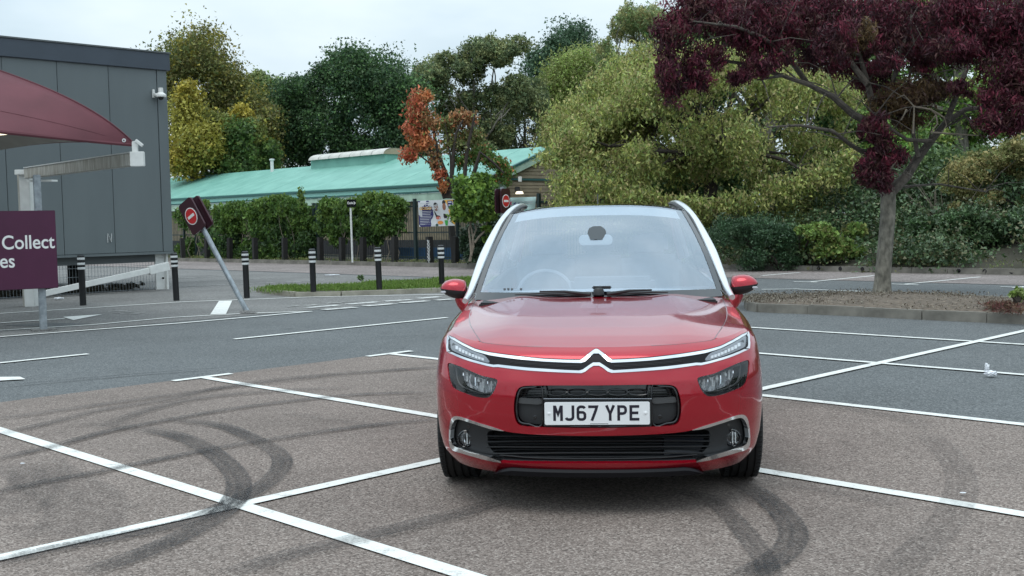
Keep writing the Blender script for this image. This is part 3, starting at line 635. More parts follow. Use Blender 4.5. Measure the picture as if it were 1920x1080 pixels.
# gable
zw = 2.6
def gp(a, z, d=0): return AB(a, BG+d, z)
MB().prism([gp(AE, .0, .1), gp(AE+1.15, 0, .1), gp(AE+1.15, EV+.40-.12, .1), gp(AE, EV-.15, .1)], Vector(AB(0, .1))).build('mint_panel', M['mint'], G2)
MB().prism([gp(AE+1.15, 0, .1), gp(AR+4, 0, .1), gp(AR+4, EV-.2, .1), gp(AR, RG-.1, .1), gp(AE+1.15, EV+.40-.12, .1)], Vector(AB(0, .1))).build('gable_wall', M['beige'], G2)
for z in [1.3+.14*i for i in range(21)]:
    aL = AE+1.2 if z < EV+.2 else AE+1.2+(z-EV-.2)/(RG-EV)*4; aR = AR+3.9 if z < EV-.2 else AR+4-(z-EV+.2)/(RG-EV)*4
    if aR-aL > .3: MB().beam(gp(aL, z, .085), gp(min(aR, AR+3.9), z, .085), .03, .115).build('cladding_board', M['beige'], G2)
MB().beam(gp(AE+1.1, 3.15, .06), gp(AR+2, 3.15, .06), .06, .08).build('dark_band', M['tealdark'], G2)
MB().beam(gp(AE+1.1, 2.25, .06), gp(AR+4, 2.25, .06), .06, .10).build('dark_band', M['dbrick'], G2)
MB().beam(Vector(gp(AE-.1, EV-.12, -.05)), Vector(gp(AR, RG-.12, -.05)), .10, .26).build('verge_board', M['mint'], G2)
MB().beam(Vector(gp(AE-.1, EV+.06, -.06)), Vector(gp(AR, RG+.06, -.06)), .14, .09).build('verge_flashing', M['tealdark'], G2)
MB().beam(Vector(gp(AR, RG-.12, -.05)), Vector(gp(AR+4.1, EV-.12, -.05)), .10, .26).build('verge_board', M['mint'], G2)
MB().box(at(975, 336, 43.2), (.14, .1, .2)).build('alarm_box', M['white'], G2, bevel=.01)
fl_ = at(970, 357, 43.0); MB().box(fl_, (.2, .2, .28)).build('wall_lamp', M['black'], G2, bevel=.02)
MB().lathe([(0, .1), (.13, .08), (.15, 0), (0, 0)], tuple(at(974, 363.5, 42.7)), 12, 'z').build('lamp_lens', M['lamp'], G2)
# ridge ventilator: teal sides and curved pale cap in segments
v0 = (605, 743); va = AR
def bpx(px, a):  # b of the point on line a=const seen in column px
    t = (px-960)/F; return a*(1-t)/(1+t)
bA, bB = bpx(745, AR), bpx(606, AR); ns_ = 7
MB().prism([AB(AR-.55, bA, RG-.25), AB(AR-.55, bB, RG-.25), AB(AR+.55, bB, RG-.25), AB(AR+.55, bA, RG-.25)], (0, 0, .55)).build('ventilator_wall', M['teal'], G2)
for i in range(ns_):
    b0_, b1_ = bA+(bB-bA)*i/ns_, bA+(bB-bA)*(i+1)/ns_-.03
    rows = [[AB(AR+.72*math.cos(t), b, RG+.28+.32*math.sin(t)) for t in [math.pi*k/10 for k in range(11)]] for b in (b0_-.1*(i == 0), b1_)]
    o = MB().grid(rows).build('ventilator_cap', M['cap'], G2, smooth=True)
MB().prism([AB(AR+.70*math.cos(t), bA-.08, RG+.28+.30*math.sin(t)) for t in [math.pi*k/10 for k in range(11)]], Vector(AB(0, .04))).build('ventilator_end', M['beige'], G2)
pp = Vector(AB(AR-.4, bpx(517, AR-.4), RG-.2)); MB().tube([pp, pp+Vector((0, 0, .75))], .09, 10).lathe([(0, .8), (.14, .78), (.14, .70), (.09, .70)], tuple(pp), 10).build('flue_pipe', M['white'], G2, smooth=True)
# blue boards at the foot of the wall
bb0, bb1 = bpx(868, 26.3), bpx(742, 26.3); o = thing('blue_boards', 'low blue painted boards behind the railings below the nursery banner', 'board', AB(26.3, (bb0+bb1)/2))
for i in range(4):
    x0, x1 = bb0+(bb1-bb0)*i/4, bb0+(bb1-bb0)*(i+1)/4-.03; MB().beam(AB(26.3, x0, .38), AB(26.3, x1, .38), .04, .42).build('board', M['bluepaint'], o)
# ------------------------------------------------------------------ railings along the verge
FA = 25.55; rl = thing('railing_fence', 'dark green vertical bar fence running behind the far kerb', 'fence', AB(FA, 36))
mb = MB(); b = bpx(1135, FA)
while b < 52: mb.beam(AB(FA, b, .1), AB(FA, b, 2.25 if b > bpx(925, FA) else 2.05), .018, .018); b += .125
tag(mb.build('bars', M['fence'], rl, fix=False), kind='stuff')
for z in (.28, 1.15, 2.08): MB().beam(AB(FA, bpx(1135, FA), z), AB(FA, 52, z), .03, .045).build('rail', M['fence'], rl)
for px in (1105, 1015, 958, 862, 783, 745, 600, 594, 505, 425, 372, 350):
    b = bpx(px, FA); h = 2.35; MB().box(AB(FA-.04, b, h/2), (.10, .10, h), R45).build('fence_post', M['fence'], rl)
lb = bpx(852, FA-.2); o = tag(MB().beam(AB(FA-.25, bpx(846, FA-.25), 1.9), AB(FA-.3, bpx(855, FA-.3), .1), .2, .12).build('leaning_board', M['wood'], bevel=.01), 'black board leaning against the railings right of the nursery banner', 'board')
# black timber posts along the kerb
pm = None; names = {345: 'at the far left behind the building corner', 390: 'left of the leaning sign', 432: 'half hidden by ivy right of the leaning sign', 480: 'in the left ivy', 535: 'in the middle of the left ivy', 602: 'in the gap between the two ivy masses', 643: 'left of the white exit pole', 682: 'right of the white exit pole', 741: 'at the right end of the ivy', 808: 'with white scribble, under the nursery banner', 854: 'under the right edge of the nursery banner'}
for px, lb in names.items():
    b = bpx(px, 24.58); r = thing('timber_post', 'short black timber post '+lb, 'post', AB(24.58, b, .1), random.uniform(0, 1), 'short black posts behind the far kerb')
    r.rotation_euler = (random.uniform(-.03, .03), random.uniform(-.03, .03), math.radians(45)+random.uniform(-.2, .2))
    me = MB().box((0, 0, .46), (.19, .19, .92)).build('shaft', M['wood'], r, bevel=.012, world=False) if pm is None else link('shaft', pm, r, False)
    pm = me.data
    if px == 808:
        R_ = rotz(0)
        for i in range(7): MB().beam((-.1, -.0985, .1+.1*i), (random.uniform(-.09, -.05), -.0985, .2+.1*i), .004, .035).build('scribble', M['refl'], r, world=False)
        for i in range(7): MB().beam((-.0985, -.08, .05+.11*i), (-.0985, random.uniform(-.04, .03), .15+.11*i), .004, .04).build('scribble', M['refl'], r, world=False)
# ------------------------------------------------------------------ banners
def banner(name, label, quad, cat='banner', nx=14, ny=8, sag=.03):
    """quad: four corners (tl, tr, br, bl) as 3D points; returns root and a function (u, v, lift) -> point"""
    q = [Vector(p) for p in quad]; root = thing(name, label, cat, tuple((q[2]+q[3])/2)); nrm = (q[1]-q[0]).cross(q[3]-q[0]).normalized()
    if nrm.y > 0: nrm = -nrm
    def f(u, v, lift=0.): return q[0].lerp(q[1], u).lerp(q[3].lerp(q[2], u), v)+nrm*(lift+sag*math.sin(u*7+v*3)*.5+sag*.6*math.sin(v*5+1))
    return root, f
def cloth(f, m, parent, u0=0, v0=0, u1=1, v1=1, lift=0, name='cloth', nx=14, ny=8):
    return MB().grid([[f(u0+(u1-u0)*i/nx, v0+(v1-v0)*j/ny, lift) for i in range(nx+1)] for j in range(ny+1)]).build(name, m, parent, smooth=2, fix=False)
def shape(f, m, parent, uv, lift, name='print'):
    c = (sum(u for u, v in uv)/len(uv), sum(v for u, v in uv)/len(uv))
    rings = [[f(c[0]+(u-c[0])*k, c[1]+(v-c[1])*k, lift) for u, v in uv+[uv[0]]] for k in (.01, .5, 1)]
    return MB().grid(rings).build(name, m, parent, smooth=2, fix=False)
def ell(cu, cv, ru, rv, n=16): return [(cu+ru*math.cos(2*math.pi*k/n), cv+rv*math.sin(2*math.pi*k/n)) for k in range(n)]
Y = 36.0
C_ = lambda n, c: mat(n, c, .55)
bnM = {'navy': C_('navy_print', (.030, .028, .15)), 'wh': C_('white_print', (.66, .68, .70)), 'yel': C_('yellow_print', (.75, .42, .06)), 'sk': C_('brown_print', (.30, .13, .08)), 'hair': C_('black_print', (.015, .012, .012)), 'or': C_('orange_print', (.70, .27, .05)), 'gr': C_('green_print', (.05, .36, .07)), 'dg': C_('dark_green_print', (.02, .07, .06)), 'red': C_('pink_red_print', (.55, .16, .12)), 'aqua': C_('aqua_print', (.45, .62, .60)), 'pink': C_('pink_print', (.75, .08, .2))}
rt, f = banner('nursery_banner', 'navy, white and yellow nursery banner tied to the railings', [at(784, 377, Y), at(849, 374.5, Y), at(853, 423, Y), at(786, 425.5, Y)])
cloth(f, bnM['wh'], rt)
shape(f, bnM['navy'], rt, [(0, 0), (.30, 0), (.40, .3), (.42, .55), (.36, .75), (.33, 1), (.04, 1), (0, .9)], .004)
shape(f, bnM['yel'], rt, [(.76, 0), (.86, 0), (1, 0), (1, .5), (1, .97), (.93, .9), (.86, .45)], .004); shape(f, bnM['navy'], rt, [(.84, .03), (.98, .03), (.98, .26), (.84, .26)], .007)
shape(f, bnM['wh'], rt, [(.86, .07), (.96, .07), (.96, .11), (.86, .11)], .009); shape(f, bnM['wh'], rt, [(.86, .18), (.92, .18), (.92, .22), (.86, .22)], .009)
shape(f, bnM['hair'], rt, ell(.49, .18, .06, .10), .006); shape(f, bnM['sk'], rt, ell(.51, .30, .055, .11), .0075)
shape(f, bnM['hair'], rt, ell(.735, .09, .05, .09), .006); shape(f, bnM['sk'], rt, ell(.735, .25, .05, .14), .0075)
shape(f, bnM['wh'], rt, [(.43, .42), (.56, .40), (.60, .6), (.60, .8), (.46, .75)], .0085); shape(f, bnM['hair'], rt, [(.44, .42), (.46, .42), (.50, .63), (.60, .6), (.61, .66), (.49, .68)], .0095)
shape(f, bnM['red'], rt, ell(.55, .68, .07, .06), .0105); shape(f, bnM['hair'], rt, [(.70, .52), (.82, .55), (.81, .68), (.72, .70), (.70, .62)], .0085)
shape(f, bnM['wh'], rt, ell(.42, .82, .09, .15), .0115); shape(f, bnM['or'], rt, ell(.60, .86, .08, .07), .0125); shape(f, bnM['gr'], rt, [(.72, .78), (.82, .78), (.80, .98), (.74, .98)], .0135); shape(f, bnM['dg'], rt, ell(.50, .95, .04, .05), .0135)
xd_ = (f(1, 0)-f(0, 0)).normalized(); nf_ = xd_.cross(Vector((0, 0, 1)))
for i, (t, u, v, s_, m_) in enumerate((('An Ofsted', .03, .24, .135, 'wh'), ('GOOD', .03, .345, .125, 'yel'), ('Nursery', .20, .345, .125, 'wh'))): lettering(t, f(u, v, .035), s_, bnM[m_], rt, nf_, xd_, bold=.002, ext=.001)
for i in range(9):
    v = .40+.063*i; shape(f, bnM['wh'], rt, [(.03, v), (.37-.02*(i % 3), v), (.37-.02*(i % 3), v+.02), (.03, v+.02)], .0075, 'text_line')
shape(f, bnM['wh'], rt, [(.03, .055), (.33, .055), (.33, .085), (.03, .085)], .0075, 'text_line')
Y = 34.5
rt, f = banner('aqua_banner', 'pale aqua banner with a pink star sagging on the railings behind the car', [at(950, 371, Y), at(1005, 369, Y), at(1003, 396, Y), at(951, 396, Y)], sag=.06)
cloth(f, bnM['aqua'], rt); shape(f, bnM['pink'], rt, [(.10+.11*math.cos(k*math.pi/5)*(1 if k % 2 else .4), .42+.22*math.sin(k*math.pi/5)*(1 if k % 2 else .4)) for k in range(10)], .006)
xd_ = (f(1, 0)-f(0, 0)).normalized(); lettering('Ks', f(.22, .62, .05), .22, bnM['navy'], rt, xd_.cross(Vector((0, 0, 1))), xd_, bold=.0, ext=.001)
for v in (.3, .42): shape(f, bnM['wh'], rt, [(.45, v), (.9, v), (.9, v+.04), (.45, v+.04)], .006, 'text_line')
# ------------------------------------------------------------------ litter
def crumple(p, s, label, seed):
    r = random.Random(seed); bm = bmesh.new(); bmesh.ops.create_icosphere(bm, subdivisions=3, radius=1)
    for v in bm.verts:
        k = 1+.35*math.sin(v.co.x*7+seed)*math.cos(v.co.y*6-seed)+r.uniform(-.22, .22); v.co = Vector((v.co.x*s[0]*k, v.co.y*s[1]*k, (v.co.z*s[2]*k)))
    zmin = min(v.co.z for v in bm.verts)
    for v in bm.verts: v.co += Vector((p[0], p[1], .017-zmin))
    me = bpy.data.meshes.new('litter'); bm.to_mesh(me); bm.free(); me.materials.append(M['paper']); return tag(link('litter', me), label, 'litter')
crumple(G(1857, 708), (.05, .04, .022), 'crumpled white tissue lying by the bay line at the right edge', 1)
crumple(G(1850, 702), (.018, .02, .04), 'upright wisp of white tissue beside the crumpled tissue', 3)
crumple(G(110, 563), (.09, .06, .02), 'pale scrap of paper on the tarmac behind the purple sign', 5)
crumple(G(622, 518), (.22, .07, .015), 'flat white scrap on the far lane left of the grass island', 6)
crumple(G(42, 875), (.012, .010, .004), 'tiny white fleck on the brown bay at the lower left', 8)
crumple(G(1805, 931), (.016, .008, .003), 'tiny white fleck by the line at the lower right', 9)
# ------------------------------------------------------------------ vegetation
def leaves(name, cl, n, size, cols, parent=None, asp=.5, droop=.3, sub=40, sig=.2, m='leaf', seed=0, up=.45, lump=None, tonevar=.35, gain=1.9, tri=None):
    """cl: (cx,cy,cz,rx,ry,rz[,weight[,palette index]]) ellipsoids; leaves gather in sprays spread through and over each ellipsoid"""
    g = np.random.default_rng(1000+seed); cl = [tuple(c)+(1.0, -1)[len(c)-6:] for c in cl]; A = np.array(cl, float)
    w = (A[:, 3]*A[:, 5]+A[:, 3]*A[:, 4])*A[:, 6]; w /= w.sum(); SC = []; ST = []; SR = []; SN = []
    for i, c in enumerate(A):
        k = max(6, int(sub*(w[i]*len(A))**.5)); d = g.normal(size=(k, 3)); d /= np.linalg.norm(d, axis=1)[:, None]
        r_ = g.uniform(.35, 1, k)**.5*np.clip(1+.16*g.normal(size=k), .6, 1.14); SC.append(c[:3]+d*r_[:, None]*c[3:6]*.88); SR.append(np.tile(c[3:6]*sig, (k, 1))*g.uniform(.6, 1.35, k)[:, None])
        ST.append(np.full(k, c[7])); SN.append(np.full(k, w[i]/k))
    SC = np.vstack(SC); SR = np.vstack(SR); ST = np.concatenate(ST); SN = np.concatenate(SN); SN /= SN.sum()
    cols = np.array(cols, float); nc = len(cols); st = np.where(ST < 0, g.integers(0, nc, len(SC)), ST.astype(int) % nc); sv = 1+tonevar*g.uniform(-1, 1, len(SC))
    ix = g.choice(len(SC), n, p=SN); P = SC[ix]+np.clip(g.normal(size=(n, 3)), -1.75, 1.75)*SR[ix]
    ax = g.normal(size=(n, 3)); ax[:, 2] -= droop*1.6; ax /= np.linalg.norm(ax, axis=1)[:, None]
    nn = g.normal(size=(n, 3)); nn[:, 2] += up*2; sd_ = np.cross(nn, ax); sd_ /= np.linalg.norm(sd_, axis=1)[:, None]+1e-9
    tri = (A[:, 1].mean() > 34 or m == 'darkleaf') if tri is None else tri; kv = 3 if tri else 4
    L = size*g.uniform(.45, 1.5, n)[:, None]; V = np.empty((n, 4, 3)); V[:, 0] = P-ax*L*.5; V[:, 1] = P+sd_*L*asp*.5-ax*L*.05; V[:, 2] = P+ax*L*.5; V[:, 3] = P-sd_*L*asp*.5-ax*L*.05
    V[:, :, 2] = np.maximum(V[:, :, 2], .03); V = V[:, :kv] if not tri else np.ascontiguousarray(V[:, [0, 1, 3]]) if False else np.ascontiguousarray(V[:, :kv])
    if tri: V[:, 1] += sd_*L*asp*.35; V[:, 0] -= sd_*L*asp*.35
    me = bpy.data.meshes.new(name); me.vertices.add(n*kv); me.vertices.foreach_set('co', V.ravel()); me.loops.add(n*kv); me.loops.foreach_set('vertex_index', np.arange(n*kv)); me.polygons.add(n)
    me.polygons.foreach_set('loop_start', np.arange(0, n*kv, kv)); me.update(calc_edges=True)
    c = cols[st[ix]]*sv[ix][:, None]; mix = g.uniform(0, 1, n) < .22; c[mix] = cols[g.integers(0, nc, mix.sum())]; c = c*g.uniform(.72, 1.3, n)[:, None]
    col = np.ones((n, 4)); col[:, :3] = np.clip(c*gain, .002, .9); a = me.attributes.new('tint', 'FLOAT_COLOR', 'FACE'); a.data.foreach_set('color', col.ravel()); me.materials.append(M[m])
    return link(name, me, parent)
def CP(px, py, y, rx, rz, ry=None, w=1., pal=-1):
    p = at(px, py, y); k = y/F; return (p[0], p[1], p[2], rx*k, (ry if ry else min(rx, rz)*1.0)*k, rz*k, w, pal)
def limbs(mb, root, tips, r0_, r1_=.02, bend=.25, seed=0, twigs=0):
    g = random.Random(seed)
    for t in tips:
        a = Vector(root); b = Vector(t[:3]); d = b-a; L = d.length; side = Vector((g.uniform(-1, 1), g.uniform(-1, 1), g.uniform(-.3, .6)))*L*bend*.5
        pts = [a+d*s+side*math.sin(math.pi*s)+Vector((g.uniform(-1, 1), g.uniform(-1, 1), g.uniform(-1, 1)))*L*.018*(0 < s < 1) for s in [i/8 for i in range(9)]]
        mb.tube(pts, [r0_*(1-s)**.8+r1_ for s in [i/8 for i in range(9)]], 7)
        for k in range(twigs):
            s = g.uniform(.35, .95); p = pts[int(s*8)]; dd = Vector((g.uniform(-1, 1), g.uniform(-1, 1), g.uniform(-.4, .8))).normalized()*L*g.uniform(.15, .35)
            mb.tube([p, p+dd*.5+Vector((0, 0, .04*L)), p+dd], [r0_*.22*(1-s)+r1_, r1_*.8, r1_*.4], 5)
def tree(name, label, px, y, cl, n, size, cols, rb, h0=.4, base_z=0., group=None, trunk='bark', ntips=12, seed=0, cat='tree', twigs=2, **kw):
    kw.setdefault('gain', 2.3); kw.setdefault('sig', .29)
    rb *= .75
    b = at(px, 400, y); r = thing(name, label, cat, (b[0], b[1], base_z), group=group); top = max(c[2]+c[5]*.4 for c in cl)
    mb = MB(); fork = Vector((b[0], b[1], base_z+(top-base_z)*h0)); mb.tube([(b[0], b[1], base_z), (b[0]+rb*.3, b[1], base_z+(fork.z-base_z)*.5), fork, (b[0]+rb*.5, b[1], base_z+(top-base_z)*.8)], [rb*1.25, rb, rb*.85, rb*.3], 10)
    mb.build('trunk', M[trunk], r, smooth=True); g = random.Random(seed); mb = MB(); limbs(mb, fork, g.sample(cl, min(ntips, len(cl))), rb*.32, .02, seed=seed, twigs=twigs); mb.build('limb', M[trunk], r, smooth=True, fix=False)
    leaves('crown', cl, n, size, cols, r, seed=seed, **kw); return r
def blob(px0, px1, py0, py1, y, k, rx, rz, seed, top=None, dy=2., pal=None):
    """k overlapping ellipsoids filling a region seen between two columns; top(px)->row of the crown's outline"""
    g = random.Random(seed); out = []
    for i in range(int(k*1.7)):
        px = g.uniform(px0, px1); t = top(px) if top else py0; sz = 0; py = g.uniform(t+rz*.8, py1) if g.random() > .42 else t+rz*g.uniform(.35, 1.3); s = g.choice((.4, .55, .7, .9, 1.2))*g.uniform(.85, 1.15)
        out.append(CP(px, py, y+g.uniform(-dy, dy), rx*s, rz*s, pal=-1 if pal is None else g.choice(pal)))
    return out
def prof(*pts):
    xs = [p[0] for p in pts]; ys = [p[1] for p in pts]; return lambda x: float(np.interp(x, xs, ys))
DG = [(.026, .052, .022), (.034, .066, .026), (.022, .044, .024), (.045, .085, .028), (.040, .062, .030)]
OL = [(.105, .105, .030), (.075, .085, .028), (.15, .130, .024), (.055, .072, .025), (.09, .082, .032)]
YG = [(.150, .165, .045), (.115, .140, .042), (.17, .165, .06), (.085, .115, .036), (.17, .145, .07)]
# far wood behind everything, and separate trees
tree('olive_tree', 'tall olive and yellow autumn tree rising behind the grey building\'s right edge', 385, 72, blob(270, 500, 90, 330, 72, 34, 42, 36, 1, prof((250, 100), (290, 95), (380, 82), (420, 110), (450, 175), (520, 230))), 76000, .19, OL, .3, seed=1, asp=.6)
tree('yellow_tree', 'bright yellow-green tree in front of the olive tree beside the grey building', 365, 66, [CP(355, 235, 66, 34, 50, pal=0), CP(350, 180, 66, 22, 26, pal=2), CP(380, 270, 65, 40, 40, pal=0), CP(345, 300, 65, 30, 34, pal=2), CP(400, 230, 66, 24, 24, pal=1), CP(455, 215, 67, 20, 18, pal=2), CP(470, 245, 66, 24, 20, pal=1)], 26000, .18, [(.155, .145, .030), (.09, .10, .028), (.18, .150, .026)], .25, trunk='palebark', seed=2, asp=.7)
tree('green_maple', 'mid-green bushy tree right of the yellow tree above the teal roof', 450, 67, blob(400, 510, 250, 345, 67, 14, 32, 28, 3, prof((400, 265), (460, 225), (520, 270))), 30000, .18, [(.05, .085, .022), (.07, .10, .025), (.035, .06, .02)], .3, seed=3, asp=.7)
tree('distant_pale_tree', 'distant pale yellow-green tree in the dip between the olive tree and the dark green tree', 500, 92, blob(450, 560, 140, 300, 92, 16, 30, 28, 4, prof((440, 150), (480, 138), (520, 145), (560, 150))), 30000, .24, [(.10, .15, .05), (.10, .12, .045), (.09, .11, .05)], .4, seed=4, asp=.6)
tree('dark_green_tree', 'largest dark green rounded tree behind the middle of the teal roof', 630, 74, blob(500, 765, 110, 330, 74, 52, 42, 36, 5, prof((490, 240), (520, 175), (560, 145), (610, 110), (650, 98), (690, 115), (730, 135), (755, 175), (775, 260))), 150000, .17, DG, .3, seed=5, asp=.7)
tree('tall_airy_tree', 'tall airy grey-green tree with sky showing between its limbs, right of the dark green tree', 890, 80, blob(800, 1010, 70, 290, 80, 34, 30, 26, 6, prof((780, 160), (800, 120), (850, 92), (880, 105), (905, 78), (950, 62), (1000, 60), (1030, 150))), 70000, .18, [(.085, .10, .045), (.055, .075, .035), (.045, .062, .03), (.11, .115, .05)], .35, gain=2.7, seed=6, asp=.6, sig=.17)
tree('dark_crowned_tree', 'dark green tree crown between the airy tree and the yellow-green birch', 1050, 92, blob(1010, 1100, 70, 260, 92, 14, 32, 30, 7, prof((1005, 120), (1040, 68), (1070, 62), (1105, 80))), 34000, .22, [(.04, .07, .04), (.03, .055, .03)], .4, seed=7, asp=.6)
tree('gap_tree', 'grey-green leafy tree low behind the gable, between the airy tree and the birch', 985, 88, blob(935, 1060, 150, 330, 88, 20, 34, 30, 77, prof((930, 200), (985, 165), (1060, 150))), 26000, .20, [(.06, .08, .035), (.08, .095, .04)], .3, seed=77, asp=.6)
tree('yellow_green_birch', 'pointed yellow-green birch right of the dark crown, behind the large autumn tree', 1080, 84, blob(1020, 1150, 100, 330, 84, 24, 32, 30, 8, prof((1010, 190), (1050, 120), (1085, 88), (1120, 100), (1160, 130))), 50000, .18, [(.13, .18, .045), (.14, .15, .05), (.11, .13, .045)], .3, seed=8, asp=.5)
tree('willow', 'thin-leaved pale tree with upright sprays reaching highest left of the purple tree', 1190, 62, blob(1120, 1290, 10, 260, 62, 34, 22, 26, 9, prof((1110, 110), (1150, 50), (1180, 4), (1215, 20), (1260, 30), (1300, 20)))+[CP(1175, 20, 62, 9, 22), CP(1200, 35, 62, 9, 18)], 50000, .16, [(.10, .145, .06), (.105, .12, .055), (.17, .16, .07)], .25, seed=9, asp=.3, sig=.16)
# big autumn tree right of the gable
cl = blob(1040, 1600, 130, 420, 35, 74, 34, 32, 10, prof((1010, 300), (1050, 245), (1100, 195), (1160, 165), (1230, 130), (1350, 110), (1500, 120), (1600, 150)), dy=2.6)
cl += blob(1050, 1260, 150, 300, 38, 16, 44, 36, 78, prof((1030, 270), (1080, 215), (1130, 165), (1180, 120), (1260, 90)), dy=1.)
cl += [CP(1040, 300, 33.5, 34, 16), (CP(1065, 335, 33.2, 32, 13)), CP(1090, 300, 33.4, 36, 20), CP(1085, 260, 33.6, 30, 16), CP(1120, 350, 33.2, 36, 16), CP(1190, 370, 33, 44, 18), CP(1260, 385, 33, 44, 18), CP(1330, 390, 33, 44, 20), CP(1400, 380, 33, 44, 22), CP(1470, 350, 33, 40, 22), CP(1540, 330, 33, 40, 22), CP(1590, 300, 33, 30, 20)]
tree('autumn_cherry', 'very wide spreading yellow-green tree with drooping leaves behind the car roof', 1330, 35.5, cl, 175000, .12, YG+[(.15, .17, .06)], .30, h0=.45, base_z=.8, seed=10, asp=.42, droop=.9, gain=2.45, tonevar=.5, sig=.40, ntips=26, twigs=5, trunk='darkbark', sub=80)
leaves  # right-hand backdrop
tree('dark_backdrop_tree', 'dark tree mass standing behind the wide autumn tree', 1440, 42, blob(1130, 1700, 60, 480, 43, 84, 60, 44, 11, prof((1100, 260), (1200, 200), (1300, 60), (1500, 20), (1700, 20))), 130000, .17, [(.04, .085, .03), (.035, .06, .025), (.07, .10, .035)], .4, base_z=1., seed=11, asp=.6)
tree('bright_green_tree', 'bright green tree seen through gaps of the purple crown at the right edge', 1800, 40, blob(1620, 2060, -60, 420, 41, 60, 52, 40, 12, None), 120000, .15, [(.10, .19, .045), (.085, .13, .035), (.055, .09, .03), (.17, .20, .06)], .35, base_z=1., seed=12, asp=.55)
tree('dark_edge_tree', 'dark leafy tree standing at the far right above the ivy bank', 1900, 36, blob(1700, 2080, 230, 470, 36, 40, 46, 30, 13, prof((1700, 290), (1850, 300), (2080, 240))), 70000, .13, [(.055, .085, .032), (.04, .066, .028), (.075, .11, .04)], .25, base_z=1., seed=13, asp=.6)
def bush(name, label, cl, n, size, cols, cat='bush', seed=0, group=None, stems=6, **kw):
    c = cl[0]; zb = min(q[2]-q[5] for q in cl); r = thing(name, label, cat, (c[0], c[1], max(zb, .1)), group=group); tips = random.Random(seed).sample(cl, min(stems, len(cl)))
    for k, tp_ in enumerate(tips if name not in ('weed_tuft', 'bare_twig_shrub') else []): mb = MB(); limbs(mb, (c[0], c[1], max(zb, 0)), [tp_], .04, .008, seed=seed+k); mb.build('stem', M['darkbark'], r, smooth=True, fix=False)
    leaves('foliage', cl, n, size, cols, r, seed=seed, **kw); return r
bush('golden_shrub', 'tall shrub with small ochre and green leaves right of the purple tree\'s trunk', blob(1790, 1960, 280, 400, 31.5, 20, 30, 24, 20, prof((1780, 330), (1830, 275), (1960, 270)), dy=.8), 26000, .085, [(.15, .145, .06), (.11, .125, .045), (.19, .16, .07)], seed=20, asp=.5, droop=.5)
bush('bright_elder_bush', 'light green broad-leaved bush low on the bank left of the purple tree\'s trunk', blob(1490, 1610, 420, 480, 29.5, 10, 22, 15, 21, dy=.4), 7000, .10, [(.10, .15, .035), (.075, .12, .03), (.12, .13, .04)], seed=21, asp=.75, m='leaf')
bush('dark_conifer_bush', 'dark feathery evergreen bush on the bank behind the car\'s right mirror', blob(1330, 1480, 430, 495, 30.2, 18, 30, 20, 22, prof((1330, 420), (1400, 412), (1480, 430)), dy=.6), 26000, .085, [(.022, .048, .022), (.030, .060, .026)], seed=22, asp=.25, m='darkleaf')
bush('laurel_bush', 'dark glossy bush at the right foot of the bank beyond the purple tree', blob(1690, 1960, 400, 480, 29, 26, 36, 22, 23, dy=.8), 34000, .10, [(.035, .065, .026), (.050, .085, .033), (.03, .05, .022)], seed=23, asp=.55, m='darkleaf')
bush('bare_twig_shrub', 'grey leafless twiggy shrub on the dark bank right of the purple tree\'s trunk', [CP(1760, 400, 31, 50, 34)], 900, .06, [(.06, .07, .04)], seed=24, stems=1)
r_ = random.Random(5); mb = MB(); rb_ = Vector(at(1790, 470, 31))
for i in range(34):
    t = Vector(at(r_.uniform(1690, 1860), r_.uniform(340, 450), 31+r_.uniform(-.6, .6))); mid = rb_.lerp(t, .5)+Vector((r_.uniform(-.3, .3), 0, r_.uniform(0, .4))); mb.tube([rb_, mid, t, t+Vector((r_.uniform(-.3, .3), 0, r_.uniform(-.3, .3)))], [.022, .014, .008, .004], 5)
bare = [o for o in S.objects if o.name.startswith('bare_twig_shrub')][0]; mb.build('twigs', M['palebark'], bare, fix=False)
# ivy bank mass + weeds: ground cover nobody could count
cl = []
g = random.Random(31)
for i in range(230):
    t = g.choice((g.uniform(-.02, .6), g.uniform(.25, 4.5), g.uniform(.25, 4.5))); b = g.uniform(-26, 22); p = AB(26.6+t, b, bankz(t)+g.uniform(-.05, .35)+t*.12); cl.append((p[0], p[1], p[2], .85, .85, .35+.1*t))
o = leaves('bank_undergrowth', cl, 190000, .085, [(.030, .055, .022), (.040, .070, .028), (.025, .045, .02), (.055, .080, .035), (.075, .075, .035)], asp=.7, sig=.3, seed=31, m='darkleaf', droop=.2, sub=16); tag(o, 'dark ivy and brambles covering the low bank behind the right kerb', 'undergrowth', kind='stuff')
cl = []
for i in range(90):
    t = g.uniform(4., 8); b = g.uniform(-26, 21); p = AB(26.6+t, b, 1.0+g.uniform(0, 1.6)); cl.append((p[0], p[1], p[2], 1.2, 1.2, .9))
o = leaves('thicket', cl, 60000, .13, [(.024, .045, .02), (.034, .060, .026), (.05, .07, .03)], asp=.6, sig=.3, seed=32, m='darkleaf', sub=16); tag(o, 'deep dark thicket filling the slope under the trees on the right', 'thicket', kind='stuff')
cl = [(*AB(26.62+g.uniform(0, .25), g.uniform(-14, 21), .17+g.uniform(0, .1))[:3], .3, .3, .1) for i in range(60)]+[(*AB(24.6+g.uniform(0, .5), g.uniform(25.5, 50), .15)[:3], .3, .3, .07) for i in range(60)]
o = leaves('verge_weeds', cl, 14000, .06, [(.10, .13, .035), (.13, .12, .05), (.06, .09, .03)], asp=.3, sig=.5, seed=33, droop=-.6); tag(o, 'thin weeds and dry grass growing along the back of the kerbs', 'weeds', kind='stuff')
